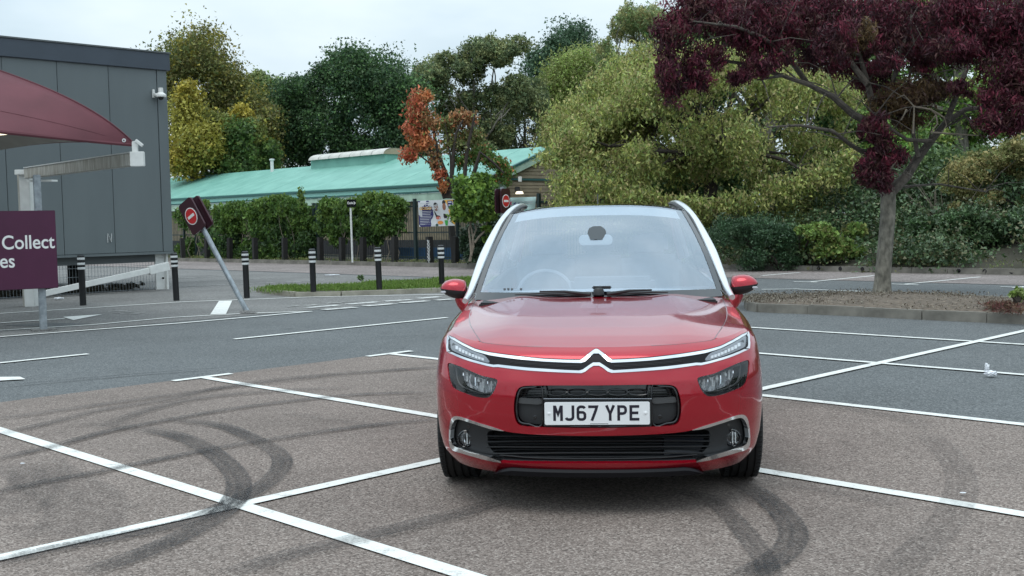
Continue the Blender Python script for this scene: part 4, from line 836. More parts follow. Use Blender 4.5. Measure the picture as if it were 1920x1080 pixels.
# ivy on the railings
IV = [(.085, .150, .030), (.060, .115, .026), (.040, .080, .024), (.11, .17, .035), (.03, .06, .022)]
def ivy(label, px0, px1, top, bot, k, n, seed, extra=(), y=None):
    g = random.Random(seed); cl = []
    for i in range(k):
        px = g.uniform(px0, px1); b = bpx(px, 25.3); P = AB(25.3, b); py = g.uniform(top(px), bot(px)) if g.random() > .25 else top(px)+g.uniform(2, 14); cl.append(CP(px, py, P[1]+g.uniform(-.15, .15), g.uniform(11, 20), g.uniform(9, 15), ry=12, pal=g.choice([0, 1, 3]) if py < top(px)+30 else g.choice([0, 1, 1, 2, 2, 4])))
    cl += list(extra); b = bpx((px0+px1)/2, 25.1); r = thing('ivy', label, 'climber', AB(25.1, b), group='climbing plants on the railings'); mb = MB()
    for i in range(7):
        px = g.uniform(px0, px1); bb = bpx(px, 25.2); p = Vector(AB(25.15, bb, .1)); pts = [p]
        for q in range(5): pts.append(pts[-1]+Vector((g.uniform(-.18, .18), g.uniform(-.05, .05), .36)))
        mb.tube(pts, [.02, .017, .014, .012, .009, .007], 6)
    mb.build('stem', M['palebark'], r, smooth=True, fix=False); leaves('leaves', cl, int(n*1.5), .125, IV, r, gain=1.35, asp=.62, sig=.33, seed=seed, sub=22, droop=1.0, up=.7); return r
ivy('left mass of green climber hanging over the railings, from the leaning sign to the gap', 422, 584, prof((415, 410), (440, 386), (500, 384), (530, 372), (560, 384), (585, 402)), prof((415, 470), (450, 490), (585, 478)), 130, 44000, 41, [CP(566, 370, 43, 6, 18, pal=3), CP(562, 362, 43, 3, 12, pal=3), CP(384, 383, 46, 10, 9, pal=3), CP(400, 450, 46, 10, 22, pal=2)])
ivy('right mass of green climber hanging over the railings, behind the white exit pole', 606, 748, prof((600, 408), (618, 382), (660, 386), (690, 370), (725, 374), (750, 384)), prof((600, 445), (640, 450), (700, 455), (748, 425)), 120, 40000, 42)
ivy('sparse dark creeper on the railings behind the leaning sign pole', 340, 430, prof((340, 392), (430, 388)), prof((340, 485), (430, 485)), 16, 5000, 43)
# round green shrub with bare twisted stems, dark conifers behind it
cl = [CP(890, 352, 34.6, 30, 18), CP(874, 374, 34.6, 16, 24), CP(905, 372, 34.4, 24, 24), CP(880, 395, 34.5, 28, 16), CP(866, 346, 34.6, 14, 12), CP(915, 400, 34.5, 14, 10), CP(912, 430, 34.5, 8, 5), CP(915, 448, 34.5, 7, 4), CP(900, 340, 34.6, 16, 12)]
r = bush('vine_shrub', 'round bright green vine shrub on twisted bare stems right of the nursery banner', cl, 13000, .135, [(.11, .19, .03), (.085, .15, .03), (.06, .11, .028), (.14, .21, .04)], cat='shrub', seed=45, asp=.75, droop=.7, sig=.36, gain=1.55, stems=0)
mb = MB()
for path in ([(882, 490), (884, 470), (887, 445), (893, 430), (888, 410), (892, 395)], [(880, 490), (888, 462), (886, 440), (882, 420), (876, 400)], [(890, 455), (898, 444), (912, 430), (913, 410), (913, 398)], [(884, 480), (882, 455), (879, 430), (886, 405), (890, 390)]):
    mb.tube([at(x, y, 34.4+.05*i) for i, (x, y) in enumerate(path)], [.038-.004*i for i in range(len(path))], 7)
mb.build('bare_stem', M['palebark'], r, smooth=True)
bush('dark_yew', 'dense dark evergreen behind the bare vine stems, next to the car\'s left pillar', [CP(905, 450, 35.6, 30, 44), CP(880, 455, 35.8, 18, 36), CP(930, 450, 35.6, 22, 46), CP(950, 430, 35.7, 20, 40), CP(900, 480, 35, 30, 12)], 16000, .11, [(.016, .034, .018), (.024, .046, .022)], seed=46, asp=.4, m='darkleaf', cat='shrub')
# flame-leaved small tree above the banner
cl = [CP(780, 200, 43, 16, 26, pal=0), CP(795, 180, 43, 14, 12, pal=1), CP(775, 240, 43, 18, 20, pal=0), CP(790, 265, 43, 22, 18, pal=1), CP(770, 290, 43, 16, 14, pal=0), CP(800, 225, 43, 20, 18, pal=2), CP(815, 300, 43, 14, 16, pal=2), CP(826, 330, 43, 12, 14, pal=0), CP(830, 350, 42.8, 9, 10, pal=1), CP(840, 235, 43.4, 22, 16, pal=3), CP(870, 225, 43.4, 22, 16, pal=2), CP(850, 270, 43.4, 24, 18, pal=3), CP(880, 260, 43.6, 24, 18, pal=3), CP(900, 290, 43.6, 22, 16, pal=4), CP(930, 305, 43.4, 20, 12, pal=4), CP(948, 322, 43.4, 16, 11, pal=4), CP(868, 300, 43.4, 20, 16, pal=4), CP(925, 335, 43.4, 14, 8, pal=4), CP(950, 340, 43.4, 8, 8, pal=4)]
r = thing('flame_leaved_tree', 'small tree with orange-red leaves on its left side above the nursery banner', 'tree', tuple(AB(29.0, 31.5)[:2])+(0,)); leaves('crown', cl, 12500, .135, [(.28, .085, .045), (.34, .14, .06), (.19, .105, .05), (.11, .12, .045), (.075, .13, .032)], r, asp=.5, sig=.36, seed=47, droop=.9)
mb = MB()
for path in ([(835, 372), (822, 330), (810, 290), (800, 250), (795, 200), (792, 175)], [(838, 372), (838, 330), (822, 290), (815, 255), (812, 230)], [(842, 372), (848, 320), (850, 285), (855, 250), (868, 225)], [(868, 380), (872, 320), (876, 280), (885, 240), (890, 215)], [(872, 380), (890, 320), (900, 285), (925, 305), (945, 325)], [(846, 372), (845, 300), (838, 250), (832, 215)], [(820, 320), (805, 305), (785, 290), (772, 285)]):
    mb.tube([at(x, y, 43) for x, y in path], [.10-.016*i for i in range(len(path))] if len(path) > 4 else [.05, .04, .02, .01], 7)
mb.build('trunk', M['darkbark'], r, smooth=True)
# grass on the left island
g = np.random.default_rng(5)
cl = []
for i in range(70):
    t = g.uniform(.06, 1); px = 500+t*480; y0_ = np.interp(px, [500, 555, 640, 760, 880, 990], [548, 553, 552, 548, 543, 540]); y1_ = np.interp(px, [500, 560, 700, 830, 900, 990], [546, 546, 539, 532, 528.5, 526]); P = G(px, g.uniform(y1_, y0_)); cl.append((P[0], P[1], .11, .42, .42, .03))
o = leaves('island_grass', cl, 42000, .075, [(.11, .19, .03), (.085, .15, .028), (.14, .20, .045)], asp=.16, sig=.55, seed=50, droop=-1.3, tonevar=.2, gain=1.25); tag(o, 'short green grass growing inside the pale kerb of the left island', 'grass', kind='stuff')
p = G(677, 534); bush('weed_tuft', 'small dark weed tuft sticking up from the grass island', [(p[0], p[1], .17, .08, .08, .07)], 120, .07, [(.05, .08, .03)], cat='weed', seed=51, stems=1, droop=-.6)
# ------------------------------------------------------------------ purple-leaved tree on the island
pb = Vector(G(1655, 561)); pb.z = .14; Y = pb.y
pt = thing('purple_tree', 'large purple-leaved tree with a thick grey trunk standing on the kerbed soil island', 'tree', tuple(pb))
def q(px, py, dy=0.): return Vector(at(px, py, Y+dy))
mb = MB(); path = [(1653, 566, .27), (1653, 560, .205), (1654, 550, .160), (1655, 525, .140), (1658, 490, .130), (1661, 450, .124), (1664, 410, .122), (1665, 375, .125), (1664, 352, .115)]
mb.tube([q(x, y) for x, y, _ in path], [r for *_, r in path], 18); tm = mb.build('trunk', M['bark'], pt, smooth=True)
for v in tm.data.vertices:
    a = math.atan2(v.co.y-pb.y, v.co.x-pb.x); k = max(0, .55-(v.co.z-.1))*1.1; f_ = 1+.055*math.sin(a*5+v.co.z*1.3)+.03*math.sin(a*9-v.co.z*4)+.16*k*math.sin(a*6+1); v.co.x = pb.x+(v.co.x-pb.x)*f_; v.co.y = pb.y+(v.co.y-pb.y)*f_
LB = [([(1664, 360), (1655, 320), (1648, 270), (1640, 220), (1628, 160), (1610, 100), (1600, 30)], .13, .3), ([(1640, 235), (1600, 215), (1560, 180), (1515, 158), (1465, 142), (1420, 150)], .085, -.8), ([(1666, 365), (1700, 330), (1722, 295), (1745, 265), (1775, 228), (1810, 205), (1870, 200), (1930, 180)], .12, .8),
      ([(1650, 300), (1600, 275), (1560, 245), (1500, 235), (1440, 238)], .045, -1.2), ([(1722, 295), (1712, 250), (1718, 200), (1704, 150), (1716, 90), (1700, 20)], .04, .6), ([(1745, 265), (1700, 262), (1668, 240), (1640, 215)], .04, -.5), ([(1640, 220), (1665, 190), (1680, 130), (1700, 60), (1715, -20)], .07, .9),
      ([(1628, 160), (1590, 110), (1540, 60), (1490, 20), (1440, -20)], .06, 1.2), ([(1515, 158), (1480, 110), (1430, 70), (1380, 50), (1300, 40)], .05, -1.8), ([(1775, 228), (1800, 160), (1830, 90), (1850, 20)], .06, 1.2), ([(1840, 203), (1880, 150), (1930, 110), (1990, 60)], .05, .8), ([(1465, 142), (1400, 120), (1330, 110), (1270, 90)], .035, -1.4),
      ([(1655, 330), (1690, 350), (1760, 345), (1850, 360)], .02, 1.4)]
for pth, r0, dy in LB:
    mb = MB(); n_ = len(pth); g = random.Random(n_); pts = [q(x, y, dy*i/(n_-1)) for i, (x, y) in enumerate(pth)]
    r0 *= .72; mb.tube(pts, [r0*(1-i/(n_-1))**.8+.012 for i in range(n_)], 9)
    for k in range(9):
        i = g.randrange(1, n_); a = pts[i-1].lerp(pts[i], g.random()); d = Vector((g.uniform(-1, 1), g.uniform(-1, 1), g.uniform(-.3, 1))).normalized()*g.uniform(.5, 1.3)
        mb.tube([a, a+d*.5+Vector((0, 0, .06)), a+d], [r0*.25+.004, .008, .003], 5)
    mb.build('limb', M['limbbark'], pt, smooth=True, fix=False)
for pth in ([(1712, 250), (1714, 200), (1695, 178), (1680, 185)], [(1714, 200), (1745, 205), (1755, 215), (1740, 235), (1730, 240)], [(1745, 205), (1770, 220), (1775, 235), (1765, 250)], [(1755, 215), (1758, 232), (1748, 245)], [(1700, 205), (1695, 215), (1690, 225)], [(1800, 112), (1840, 120), (1860, 135)], [(1840, 120), (1842, 140)], [(1745, 248), (1800, 252), (1835, 254)], [(1660, 330), (1682, 300), (1684, 318)]):
    MB().tube([q(x, y, -.5) for x, y in pth], [.018, .014, .010, .005][:len(pth)], 6).build('dead_twig', M['palebark'], pt, smooth=True, fix=False)
cl = []
def pc_(px, py, rx, rz, dy=0., w=1., pal=-1): cl.append(CP(px, py, Y+dy, rx, rz, ry=max(rx, rz)*1.1, w=w, pal=pal))
for a in ((1262, 60, 42, 46, -1.5), (1250, 130, 28, 40, -1.6), (1262, 165, 28, 30, -1.5), (1300, 120, 30, 40, -1.4), (1340, 110, 24, 26, -1.3), (1310, 150, 28, 24, -1.5), (1290, 20, 50, 40, -1.2), (1350, 40, 55, 45, -1.), (1400, 70, 50, 40, -.8), (1420, 125, 34, 26, -1.), (1390, 145, 30, 14, -1.1), (1430, 30, 60, 45, -.5), (1460, 100, 36, 28, -.7), (1500, 50, 60, 50, 0), (1540, 110, 46, 34, .2), (1480, 10, 60, 40, .5), (1560, 30, 60, 50, .4), (1590, 110, 36, 40, .6), (1570, 75, 40, 50, -1), (1375, 5, 70, 30, .6),
          (1645, 20, 50, 34, .8), (1700, 40, 40, 40, .9), (1680, 90, 38, 34, 1.), (1660, 120, 34, 20, -.6), (1730, 110, 40, 36, .4), (1790, 30, 60, 50, -.2), (1790, 90, 50, 34, -.8), (1850, 50, 70, 60, -.6), (1910, 60, 70, 60, -.8), (1880, 130, 50, 40, -1.), (1920, 150, 40, 40, -1.1), (1870, 185, 36, 26, -1.2), (1905, 210, 40, 30, -1.3), (1855, 230, 30, 26, -1.3), (1890, 235, 34, 22, -1.3), (1805, 165, 24, 18, -.9), (1960, 120, 60, 80, -.4), (1650, 60, 50, 60, .2), (1740, 60, 50, 50, 1.3), (1635, 150, 40, 30, .9),
          (1640, 235, 30, 26, -.5), (1625, 245, 18, 18, -.7), (1655, 262, 26, 18, -.5), (1645, 300, 32, 24, -.5), (1630, 325, 24, 24, -.6), (1650, 340, 26, 22, -.6), (1672, 300, 26, 20, -.3), (1690, 290, 16, 14, 0.), (1620, 310, 14, 14, -.6)): pc_(*a)
leaves('crown', cl, 112000, .092, [(.056, .014, .022), (.040, .012, .018), (.080, .015, .025), (.030, .013, .017), (.055, .026, .024)], pt, asp=.24, sig=.19, seed=60, droop=.7, m='purpleleaf', sub=44, gain=1.8)
cl = []
for a in ((1700, 180, 60, 30, .2), (1670, 200, 40, 20, 0), (1600, 75, 22, 26, -.6), (1745, 170, 40, 24, .3), (1700, 225, 34, 22, .2), (1620, 60, 24, 26, -.9)): pc_(*a)
leaves('bronze_leaves', cl, 12000, .085, [(.085, .055, .030), (.06, .030, .025), (.11, .07, .03)], pt, asp=.24, sig=.22, seed=61, droop=.7, sub=36, gain=1.3)
p = G(1908, 578, .17); bush('seedling', 'small green sapling with reddish dead twigs at the right end of the soil island', [CP(1908, 548, p[1], 11, 9), CP(1898, 552, p[1], 8, 6), CP(1916, 556, p[1], 8, 8)], 420, .05, [(.12, .17, .04), (.16, .20, .07)], cat='sapling', seed=70, stems=3, asp=.6)
cl = []
for i in range(14): P = G(random.uniform(1850, 1960), random.uniform(571, 583), .2); cl.append((P[0], P[1], .21, .16, .12, .035))
o = leaves('dry_twigs', cl, 700, .12, [(.11, .035, .03), (.13, .08, .05), (.08, .05, .035)], gain=1.1, asp=.12, sig=.5, seed=71, droop=0., m='leaf'); tag(o, 'reddish dead twigs and leaves scattered at the right end of the soil island', 'dead leaves', kind='stuff')
cl = []
for i in range(130):
    k = random.randrange(len(isl_f)-1); a = Vector(isl_f[k]).lerp(Vector(isl_f[k+1]), random.random()); b = Vector(isl_n[min(k+1, len(isl_n)-1)]); c = a.lerp(b, random.uniform(.08, .92)); cl.append((c.x, c.y, .165, .35, .35, .010))
o = leaves('leaf_litter', cl, 9000, .035, [(.14, .11, .08), (.09, .07, .05), (.19, .16, .12), (.30, .27, .22)], asp=.45, sig=.6, seed=72, gain=1., droop=0., m='leaf', up=1.5); tag(o, 'pale dry leaves and chips strewn over the soil of the tree island', 'leaf litter', kind='stuff')

# unseen treeline added behind the camera: a dark horizon for the car to reflect
cl = [(75*math.cos(a), -75*abs(math.sin(a))-5, g.uniform(2, 6), 9, 6, g.uniform(4, 7)) for a in [math.pi*k/34 for k in range(35)]]
o = leaves('unseen_treeline', cl, 24000, .9, DG, asp=.7, sig=.4, seed=90, tri=True, sub=16); tag(o, 'unseen belt of dark green trees added behind the camera for reflections in the car', 'trees', kind='stuff')
# ------------------------------------------------------------------ the car
TH = math.radians(4.78); car = thing('parked_car', 'glossy red family car with silver roof arches parked facing the camera', 'car', (.410, 5.465, 0.012), -TH)
CO = np.array(car.location); cR = np.array([[math.cos(TH), -math.sin(TH), 0], [math.sin(TH), math.cos(TH), 0], [0, 0, 1.]])
def l2w(P): return CO+np.asarray(P, float)@cR
def projL(P):
    q_ = l2w(P)-CC; w = q_@fwd; return 960+F*(q_@CR)/w, 540-F*(q_@CU)/w
LEN, HALF_A = 4.43, .52
_w = np.array([(.16, .79), (.21, .83), (.27, .866), (.35, .890), (.45, .900), (.56, .905), (.66, .904), (.74, .896), (.81, .888), (.88, .868), (.95, .848), (1.02, .828), (1.10, .805), (1.3, .74)])
_y = np.array([(.16, .10), (.20, .055), (.235, .022), (.265, .004), (.29, -.004), (.32, .006), (.36, .008), (.42, .0), (.50, -.004), (.60, .0), (.68, .012), (.74, .03), (.79, .055), (.84, .085), (.90, .12), (1.3, .4)])
def smooth_tab(T):
    z = np.linspace(T[0, 0], T[-1, 0], 400); v = np.interp(z, T[:, 0], T[:, 1]); k = np.hanning(13); k /= k.sum(); vp = np.pad(v, 6, mode='edge'); return z, np.convolve(vp, k, 'valid')
_wz, _wv = smooth_tab(_w); _yz, _yv = smooth_tab(_y)
# s: 0 centre of the nose, 1 end of the front corner, 2 start of rear corner, 3 centre of the tail (negative on the picture's left)
_ztS = np.array([0, .3, .5, .7, .85, 1.0, 1.12, 1.3, 1.5, 2.0, 3.0]); _ztV = np.array([.838, .846, .858, .875, .888, .898, .925, .985, 1.03, 1.085, 1.10])
def surf(s, v):
    s = np.asarray(s, float); v = np.asarray(v, float); a = np.abs(s); sg = np.sign(s)
    zt = np.interp(a, _ztS, _ztV); zb = .195; z = zb+(zt-zb)*v; h = np.clip(1-(zt-z)/.055, 0, 1)**2; roll = h*.045
    w = np.interp(z, _wz, _wv)-roll*.8*np.clip((a-.3)/.7, 0, 1); y0 = np.interp(z, _yz, _yv)+roll
    w = w*np.interp(a, [0, .7, 1.0, 1.12, 3], [.955, .957, .972, 1.008, 1.008])
    ph = np.clip(a, 0, 1)*math.pi/2; e = 2/2.3
    x = w*np.sin(ph)**e; y = y0+HALF_A*(1-np.cos(ph)**e)
    t = np.clip(a-1, 0, 1); y = y+t*(LEN-HALF_A-.78)
    ph2 = np.clip(a-2, 0, 1)*math.pi/2; x = np.where(a > 2, w*np.cos(ph2)**.75, x); y = np.where(a > 2, y+.78*np.sin(ph2)**.8, y)
    return np.stack([sg*x, y, z], -1)
def surfn(s, v, off=0.):
    s = np.asarray(s, float); v = np.asarray(v, float); e = 1e-3; P = surf(s, v)
    du = surf(np.where(np.abs(s) < e, s+e, s)+e*2, v)-surf(np.where(np.abs(s) < e, s+e, s)-e*2*(0), v); dv = surf(s, np.clip(v+e, 0, 1))-surf(s, np.clip(v-e, 0, 1))
    n = np.cross(du, dv); n /= np.linalg.norm(n, axis=-1)[..., None]+1e-12
    c = np.array([0, 2.2, .6]); fl = np.sign(((P-c)*n).sum(-1)); n *= np.where(fl == 0, 1, fl)[..., None]
    return P+n*off, n
_s = np.linspace(-1.0, 1.0, 461); _v = np.linspace(0, 1, 161); SS, VV = np.meshgrid(_s, _v); PX, PY = projL(surf(SS, VV))
def inv(px, py):
    """(s, v) of the fascia point seen at a photo pixel"""
    i = np.argmin((PX-px)**2+(PY-py)**2); i = np.unravel_index(i, PX.shape); s, v = SS[i], VV[i]
    for _ in range(6):
        e = 1e-4; x0, y0 = projL(surf(s, v)); xs, ys = projL(surf(s+e, v)); xv, yv = projL(surf(s, v+e)) if v < .999 else projL(surf(s, v-e)); k = 1 if v < .999 else -1
        J = np.array([[(xs-x0)/e, (xv-x0)/e*k], [(ys-y0)/e, (yv-y0)/e*k]]); d = np.linalg.lstsq(J, np.array([px-x0, py-y0]), rcond=1e-3)[0]; d = np.clip(d, -.02, .02); s += d[0]; v += d[1]; v = min(max(v, 0), 1); s = min(max(s, -1.0), 1.0)
    return (s, v)
MS, MV = .95, .72     # metres per unit of s and v, for even triangles
def dens(uv, step=.02, closed=True):
    out = []; n = len(uv)
    for i in range(n if closed else n-1):
        a = np.array(uv[i]); b = np.array(uv[(i+1) % n]); L = np.hypot((b-a)[0]*MS, (b-a)[1]*MV); k = max(1, int(L/step))
        for j in range(k): out.append(tuple(a+(b-a)*j/k))
    if not closed: out.append(tuple(uv[-1]))
    return out
def spl(uv, closed=True, n=6):
    P = [np.array(p) for p in uv]; m = len(P); out = []
    for i in range(m if closed else m-1):
        p0, p1, p2, p3 = (P[(i-1) % m], P[i], P[(i+1) % m], P[(i+2) % m]) if closed else (P[max(i-1, 0)], P[i], P[i+1], P[min(i+2, m-1)])
        for s in range(n): t = s/n; out.append(tuple(.5*((2*p1)+(p2-p0)*t+(2*p0-5*p1+4*p2-p3)*t*t+(3*p1-p0-3*p2+p3)*t**3)))
    if not closed: out.append(tuple(P[-1]))
    return out
def outl(pix, smooth=True, closed=True): q_ = [inv(*p) for p in pix]; return spl(q_, closed, 4) if smooth else dens(q_, .02, closed)
def mir(o): return [(-s, v) for s, v in o]
def inside(px, py, poly):
    px = np.asarray(px); py = np.asarray(py); r = np.zeros(px.shape, bool); n = len(poly)
    for i in range(n):
        x1, y1 = poly[i]; x2, y2 = poly[(i+1) % n]
        if y1 == y2: continue
        c = ((y1 > py) != (y2 > py)) & (px < (x2-x1)*(py-y1)/(y2-y1)+x1); r ^= c
    return r
def cdt_mesh(outer, holes, step, gridbox=None, sgrid=None, vgrid=None):
    pts = []; edges = []
    for lp in [outer]+holes:
        b = len(pts); pts += [(p[0]*MS, p[1]*MV) for p in lp]; edges += [(b+i, b+(i+1) % len(lp)) for i in range(len(lp))]
    con = np.array(pts); ou = [(p[0]*MS, p[1]*MV) for p in outer]; ho = [[(p[0]*MS, p[1]*MV) for p in h] for h in holes]
    if sgrid is None:
        x0, x1 = min(p[0] for p in ou), max(p[0] for p in ou); y0, y1 = min(p[1] for p in ou), max(p[1] for p in ou); gx = np.arange(x0+step/2, x1, step); gy = np.arange(y0+step/2, y1, step)
    else: gx = sgrid*MS; gy = vgrid*MV
    X, Yg = np.meshgrid(gx, gy); X = X.ravel(); Yg = Yg.ravel(); k = inside(X, Yg, ou)
    for h in ho: k &= ~inside(X, Yg, h)
    X, Yg = X[k], Yg[k]; d = np.array([np.min((con[:, 0]-x)**2+(con[:, 1]-y)**2) for x, y in zip(X, Yg)]) if len(X) else np.array([]); k = d > (step*.45)**2 if len(X) else k[:0]
    pts += list(zip(X[k], Yg[k])); r = delaunay_2d_cdt([Vector(p) for p in pts], edges, [], 0, 1e-6); V = np.array([tuple(p) for p in r[0]]); Fc = [tuple(f) for f in r[2]]
    c = np.array([V[list(f)].mean(0) for f in Fc]); k = inside(c[:, 0], c[:, 1], ou)
    for h in ho: k &= ~inside(c[:, 0], c[:, 1], h)
    return np.stack([V[:, 0]/MS, V[:, 1]/MV], 1), [f for f, q_ in zip(Fc, k) if q_]
def smesh(name, V, Fc, m, parent, off=0., normals=True):
    P, n = surfn(V[:, 0], V[:, 1], off); me = bpy.data.meshes.new(name); me.from_pydata([tuple(p) for p in P], [], Fc); me.materials.append(m); bad = []
    for p in me.polygons:
        if p.normal.dot(Vector(n[p.vertices[0]])) < 0: bad.append(p.index)
    if bad:
        bm = bmesh.new(); bm.from_mesh(me); bm.faces.ensure_lookup_table(); bmesh.ops.reverse_faces(bm, faces=[bm.faces[i] for i in bad]); bm.to_mesh(me); bm.free()
    me.polygons.foreach_set('use_smooth', [True]*len(me.polygons))
    if normals: me.normals_split_custom_set_from_vertices([tuple(q_) for q_ in n])
    return link(name, me, parent, False)
def patch(name, o, m, parent, off=0., step=.03): V, Fc = cdt_mesh(o, [], step); return smesh(name, V, Fc, m, parent, off)
def lip(name, o, m, parent, o0, o1, closed=True, fl=0.):
    s = np.array([p[0] for p in o]); v = np.array([p[1] for p in o]); A, n = surfn(s, v, o0); B = surfn(s, v, o1)[0]; c = A.mean(0)
    rows = np.stack([A, B]); rows = np.concatenate([rows, rows[:, :1]], 1) if closed else rows; return MB().grid(rows).build(name, m, parent, smooth=2, world=False, fix=False)
def raised(name, o, m, parent, h, base=-.012, step=.03):
    V, Fc = cdt_mesh(o, [], step); P = surfn(V[:, 0], V[:, 1], h)[0]; mb = MB(); mb.v = [tuple(p) for p in P]; mb.f = list(Fc); A = surfn(np.array([p[0] for p in o]), np.array([p[1] for p in o]), h)[0]; B = surfn(np.array([p[0] for p in o]), np.array([p[1] for p in o]), base)[0]
    mb.grid(np.concatenate([np.stack([A, B]), np.stack([A[:1], B[:1]])], 1)); ob = mb.build(name, m, parent, world=False, fix=False); bm = bmesh.new(); bm.from_mesh(ob.data); bmesh.ops.remove_doubles(bm, verts=bm.verts, dist=1e-5); bmesh.ops.recalc_face_normals(bm, faces=bm.faces); bm.to_mesh(ob.data); bm.free()
    ob.data.polygons.foreach_set('use_smooth', [True]*len(ob.data.polygons)); ob.data.set_sharp_from_angle(angle=math.radians(35)); return ob
def rod(name, uv, m, parent, r, off=0., n=8, flat=None, closed=False):
    s = np.array([p[0] for p in uv]); v = np.array([p[1] for p in uv]); P = surfn(s, v, off)[0]
    if closed: P = np.concatenate([P, P[:1]])
    return MB().tube([tuple(p) for p in P], r if not flat else [flat]*len(P), n).build(name, m, parent, smooth=True, world=False)
CX = 1120.5
def sym(left):  # left-half outline in pixels (open, from centre top round to centre bottom) -> closed loop in s,v
    a = outl(left, True, False); a = [p for p in a if p[0] < -.004]; return a+[(-s, v) for s, v in reversed(a)]
# outlines, left half as seen
HL = [(840, 681), (856, 684.5), (872, 691), (888, 698), (904, 704.5), (920, 708), (932, 712), (931, 721), (926, 734), (917, 744.5), (905, 746), (890, 743.5), (875, 738.5), (860, 732.5), (849, 726), (843, 715), (840, 698)]
UG = [(1120, 722.6), (1060, 722.6), (1017, 722.8), (990, 723.2), (977, 725.2), (970, 731), (965.5, 744), (963.5, 757), (963.5, 772), (966, 786), (970, 794), (978, 798.5), (1000, 800.4), (1040, 801.5), (1120, 802.5)]
LG = [(1120, 817.5), (1060, 816.8), (1000, 814.5), (965, 811.5), (945, 808), (925, 801.5), (900, 794), (875, 785.5), (860, 781), (851, 782.5), (846.5, 791), (844, 806), (843, 822), (844.5, 836), (850, 843), (866, 848.5), (890, 856), (915, 862.5), (940, 867), (965, 868.3), (1040, 868.3), (1120, 868.3)]
hl = outl(HL); ug = sym(UG); lg = sym(LG)
DR = [(843, 632), (853, 637), (863, 642.5), (877, 650), (891, 656.3), (905, 660), (918, 662.5), (957, 667.7), (1020, 673.6), (1060, 675.3), (1087, 675.8), (1093, 673), (1104, 664.5), (1113, 657.8), (1120, 656.0), (1120, 668), (1120, 687), (1113, 688.5), (1104, 693.5), (1094, 700), (1087, 700.5), (1060, 699), (1020, 696.5), (989, 694.8), (957, 691.5), (935, 688), (926, 687.5), (913, 685), (894, 680), (878, 675.5), (863, 670), (850, 664), (842.5, 657), (842, 645)]
dr_l = [inv(*p) for p in DR]; dr_l = [p for p in dens(dr_l, .02) if p[0] < -.003]; k0 = max(range(len(dr_l)), key=lambda i: (dr_l[i][0], dr_l[i][1]))
# body shell with real openings
def archl(yc, sgn, R=.358):
    out = []; 
    sa = 1.0 if yc < 1.5 else None
    for k in range(25):
        t = math.pi*(k/24); yy = yc-math.cos(t)*R; zz = .33+math.sin(t)*R; zz = max(zz, .1955)
        # solve s for y at this height
        lo, hi = .3, 2.6
        for _ in range(30):
            mid = (lo+hi)/2; vv = (zz-.195)/(float(np.interp(mid, _ztS, _ztV))-.195)
            if surf(mid, vv)[1] < yy: lo = mid
            else: hi = mid
        out.append((sgn*lo, max((zz-.195)/(float(np.interp(lo, _ztS, _ztV))-.195), .0)))
    a, b = out[0], out[-1]; return [(a[0], -.02)]+out+[(b[0], -.02)]
YF, YR = .915, 3.66
holes = [hl, mir(hl), ug, lg]; arches = [archl(YF, -1), archl(YF, 1), archl(YR, -1), archl(YR, 1)]
sg = np.concatenate([-np.linspace(3, 1.05, 50), np.linspace(-1.03, 1.03, 78), np.linspace(1.05, 3, 50)])
outer = []
for s in np.linspace(-3, 3, 190): outer.append((s, 1.0))
for s in np.linspace(3, -3, 190): outer.append((s, 0.0))
V, Fc = cdt_mesh(outer, holes, .022, sgrid=sg, vgrid=np.concatenate([np.linspace(.03, .93, 32), [.95, .97, .985]]))
ctr = np.array([V[list(f)].mean(0) for f in Fc])
# arches: snap to arch curve by clipping the faces, then add the lip
kk = np.ones(len(Fc), bool)
for A_ in arches: kk &= ~inside(ctr[:, 0], ctr[:, 1], A_)
def cdt_body():
    pts = [(p[0]*MS, p[1]*MV) for p in V]; b = len(pts); ed = []
    for A_ in arches:
        A2 = dens([(s, max(v, 0.0)) for s, v in A_[1:-1]], .02, False); b = len(pts); pts += [(p[0]*MS, p[1]*MV) for p in A2]; ed += [(b+i, b+i+1) for i in range(len(A2)-1)]
    for h in holes:
        b = len(pts); pts += [(p[0]*MS, p[1]*MV) for p in h]; ed += [(b+i, b+(i+1) % len(h)) for i in range(len(h))]
    r = delaunay_2d_cdt([Vector(p) for p in pts], ed, [], 0, 1e-6); V2 = np.array([tuple(p) for p in r[0]]); V2 = np.stack([V2[:, 0]/MS, V2[:, 1]/MV], 1); F2 = [tuple(f) for f in r[2]]; c = np.array([V2[list(f)].mean(0) for f in F2]); k = np.ones(len(F2), bool)
    for h in holes+arches: k &= ~inside(c[:, 0], c[:, 1], h)
    return V2, [f for f, q_ in zip(F2, k) if q_]
V2, F2 = cdt_body(); body = smesh('body', V2, F2, M['red'], car)
for A_ in arches:
    a2 = dens([(s, max(v, .002)) for s, v in A_[1:-1]], .02, False); s_ = np.array([p[0] for p in a2]); v_ = np.array([p[1] for p in a2]); A0 = surfn(s_, v_, 0)[0]; B0 = A0.copy(); B0[:, 0] *= .70
    MB().grid(np.stack([A0, B0])).build('arch_liner', M['blackp'], car, smooth=2, world=False, fix=False)
    rod('arch_edge', a2, M['red'], car, .006, -.002, 6)
for h in holes: lip('opening_edge', h, M['red'], car, 0, -.02)
for h in (hl, mir(hl), ug): lip('opening_side', h, M['gloss_black'], car, -.018, -.09)
lip('opening_side', lg, M['blackp'], car, -.018, -.10)
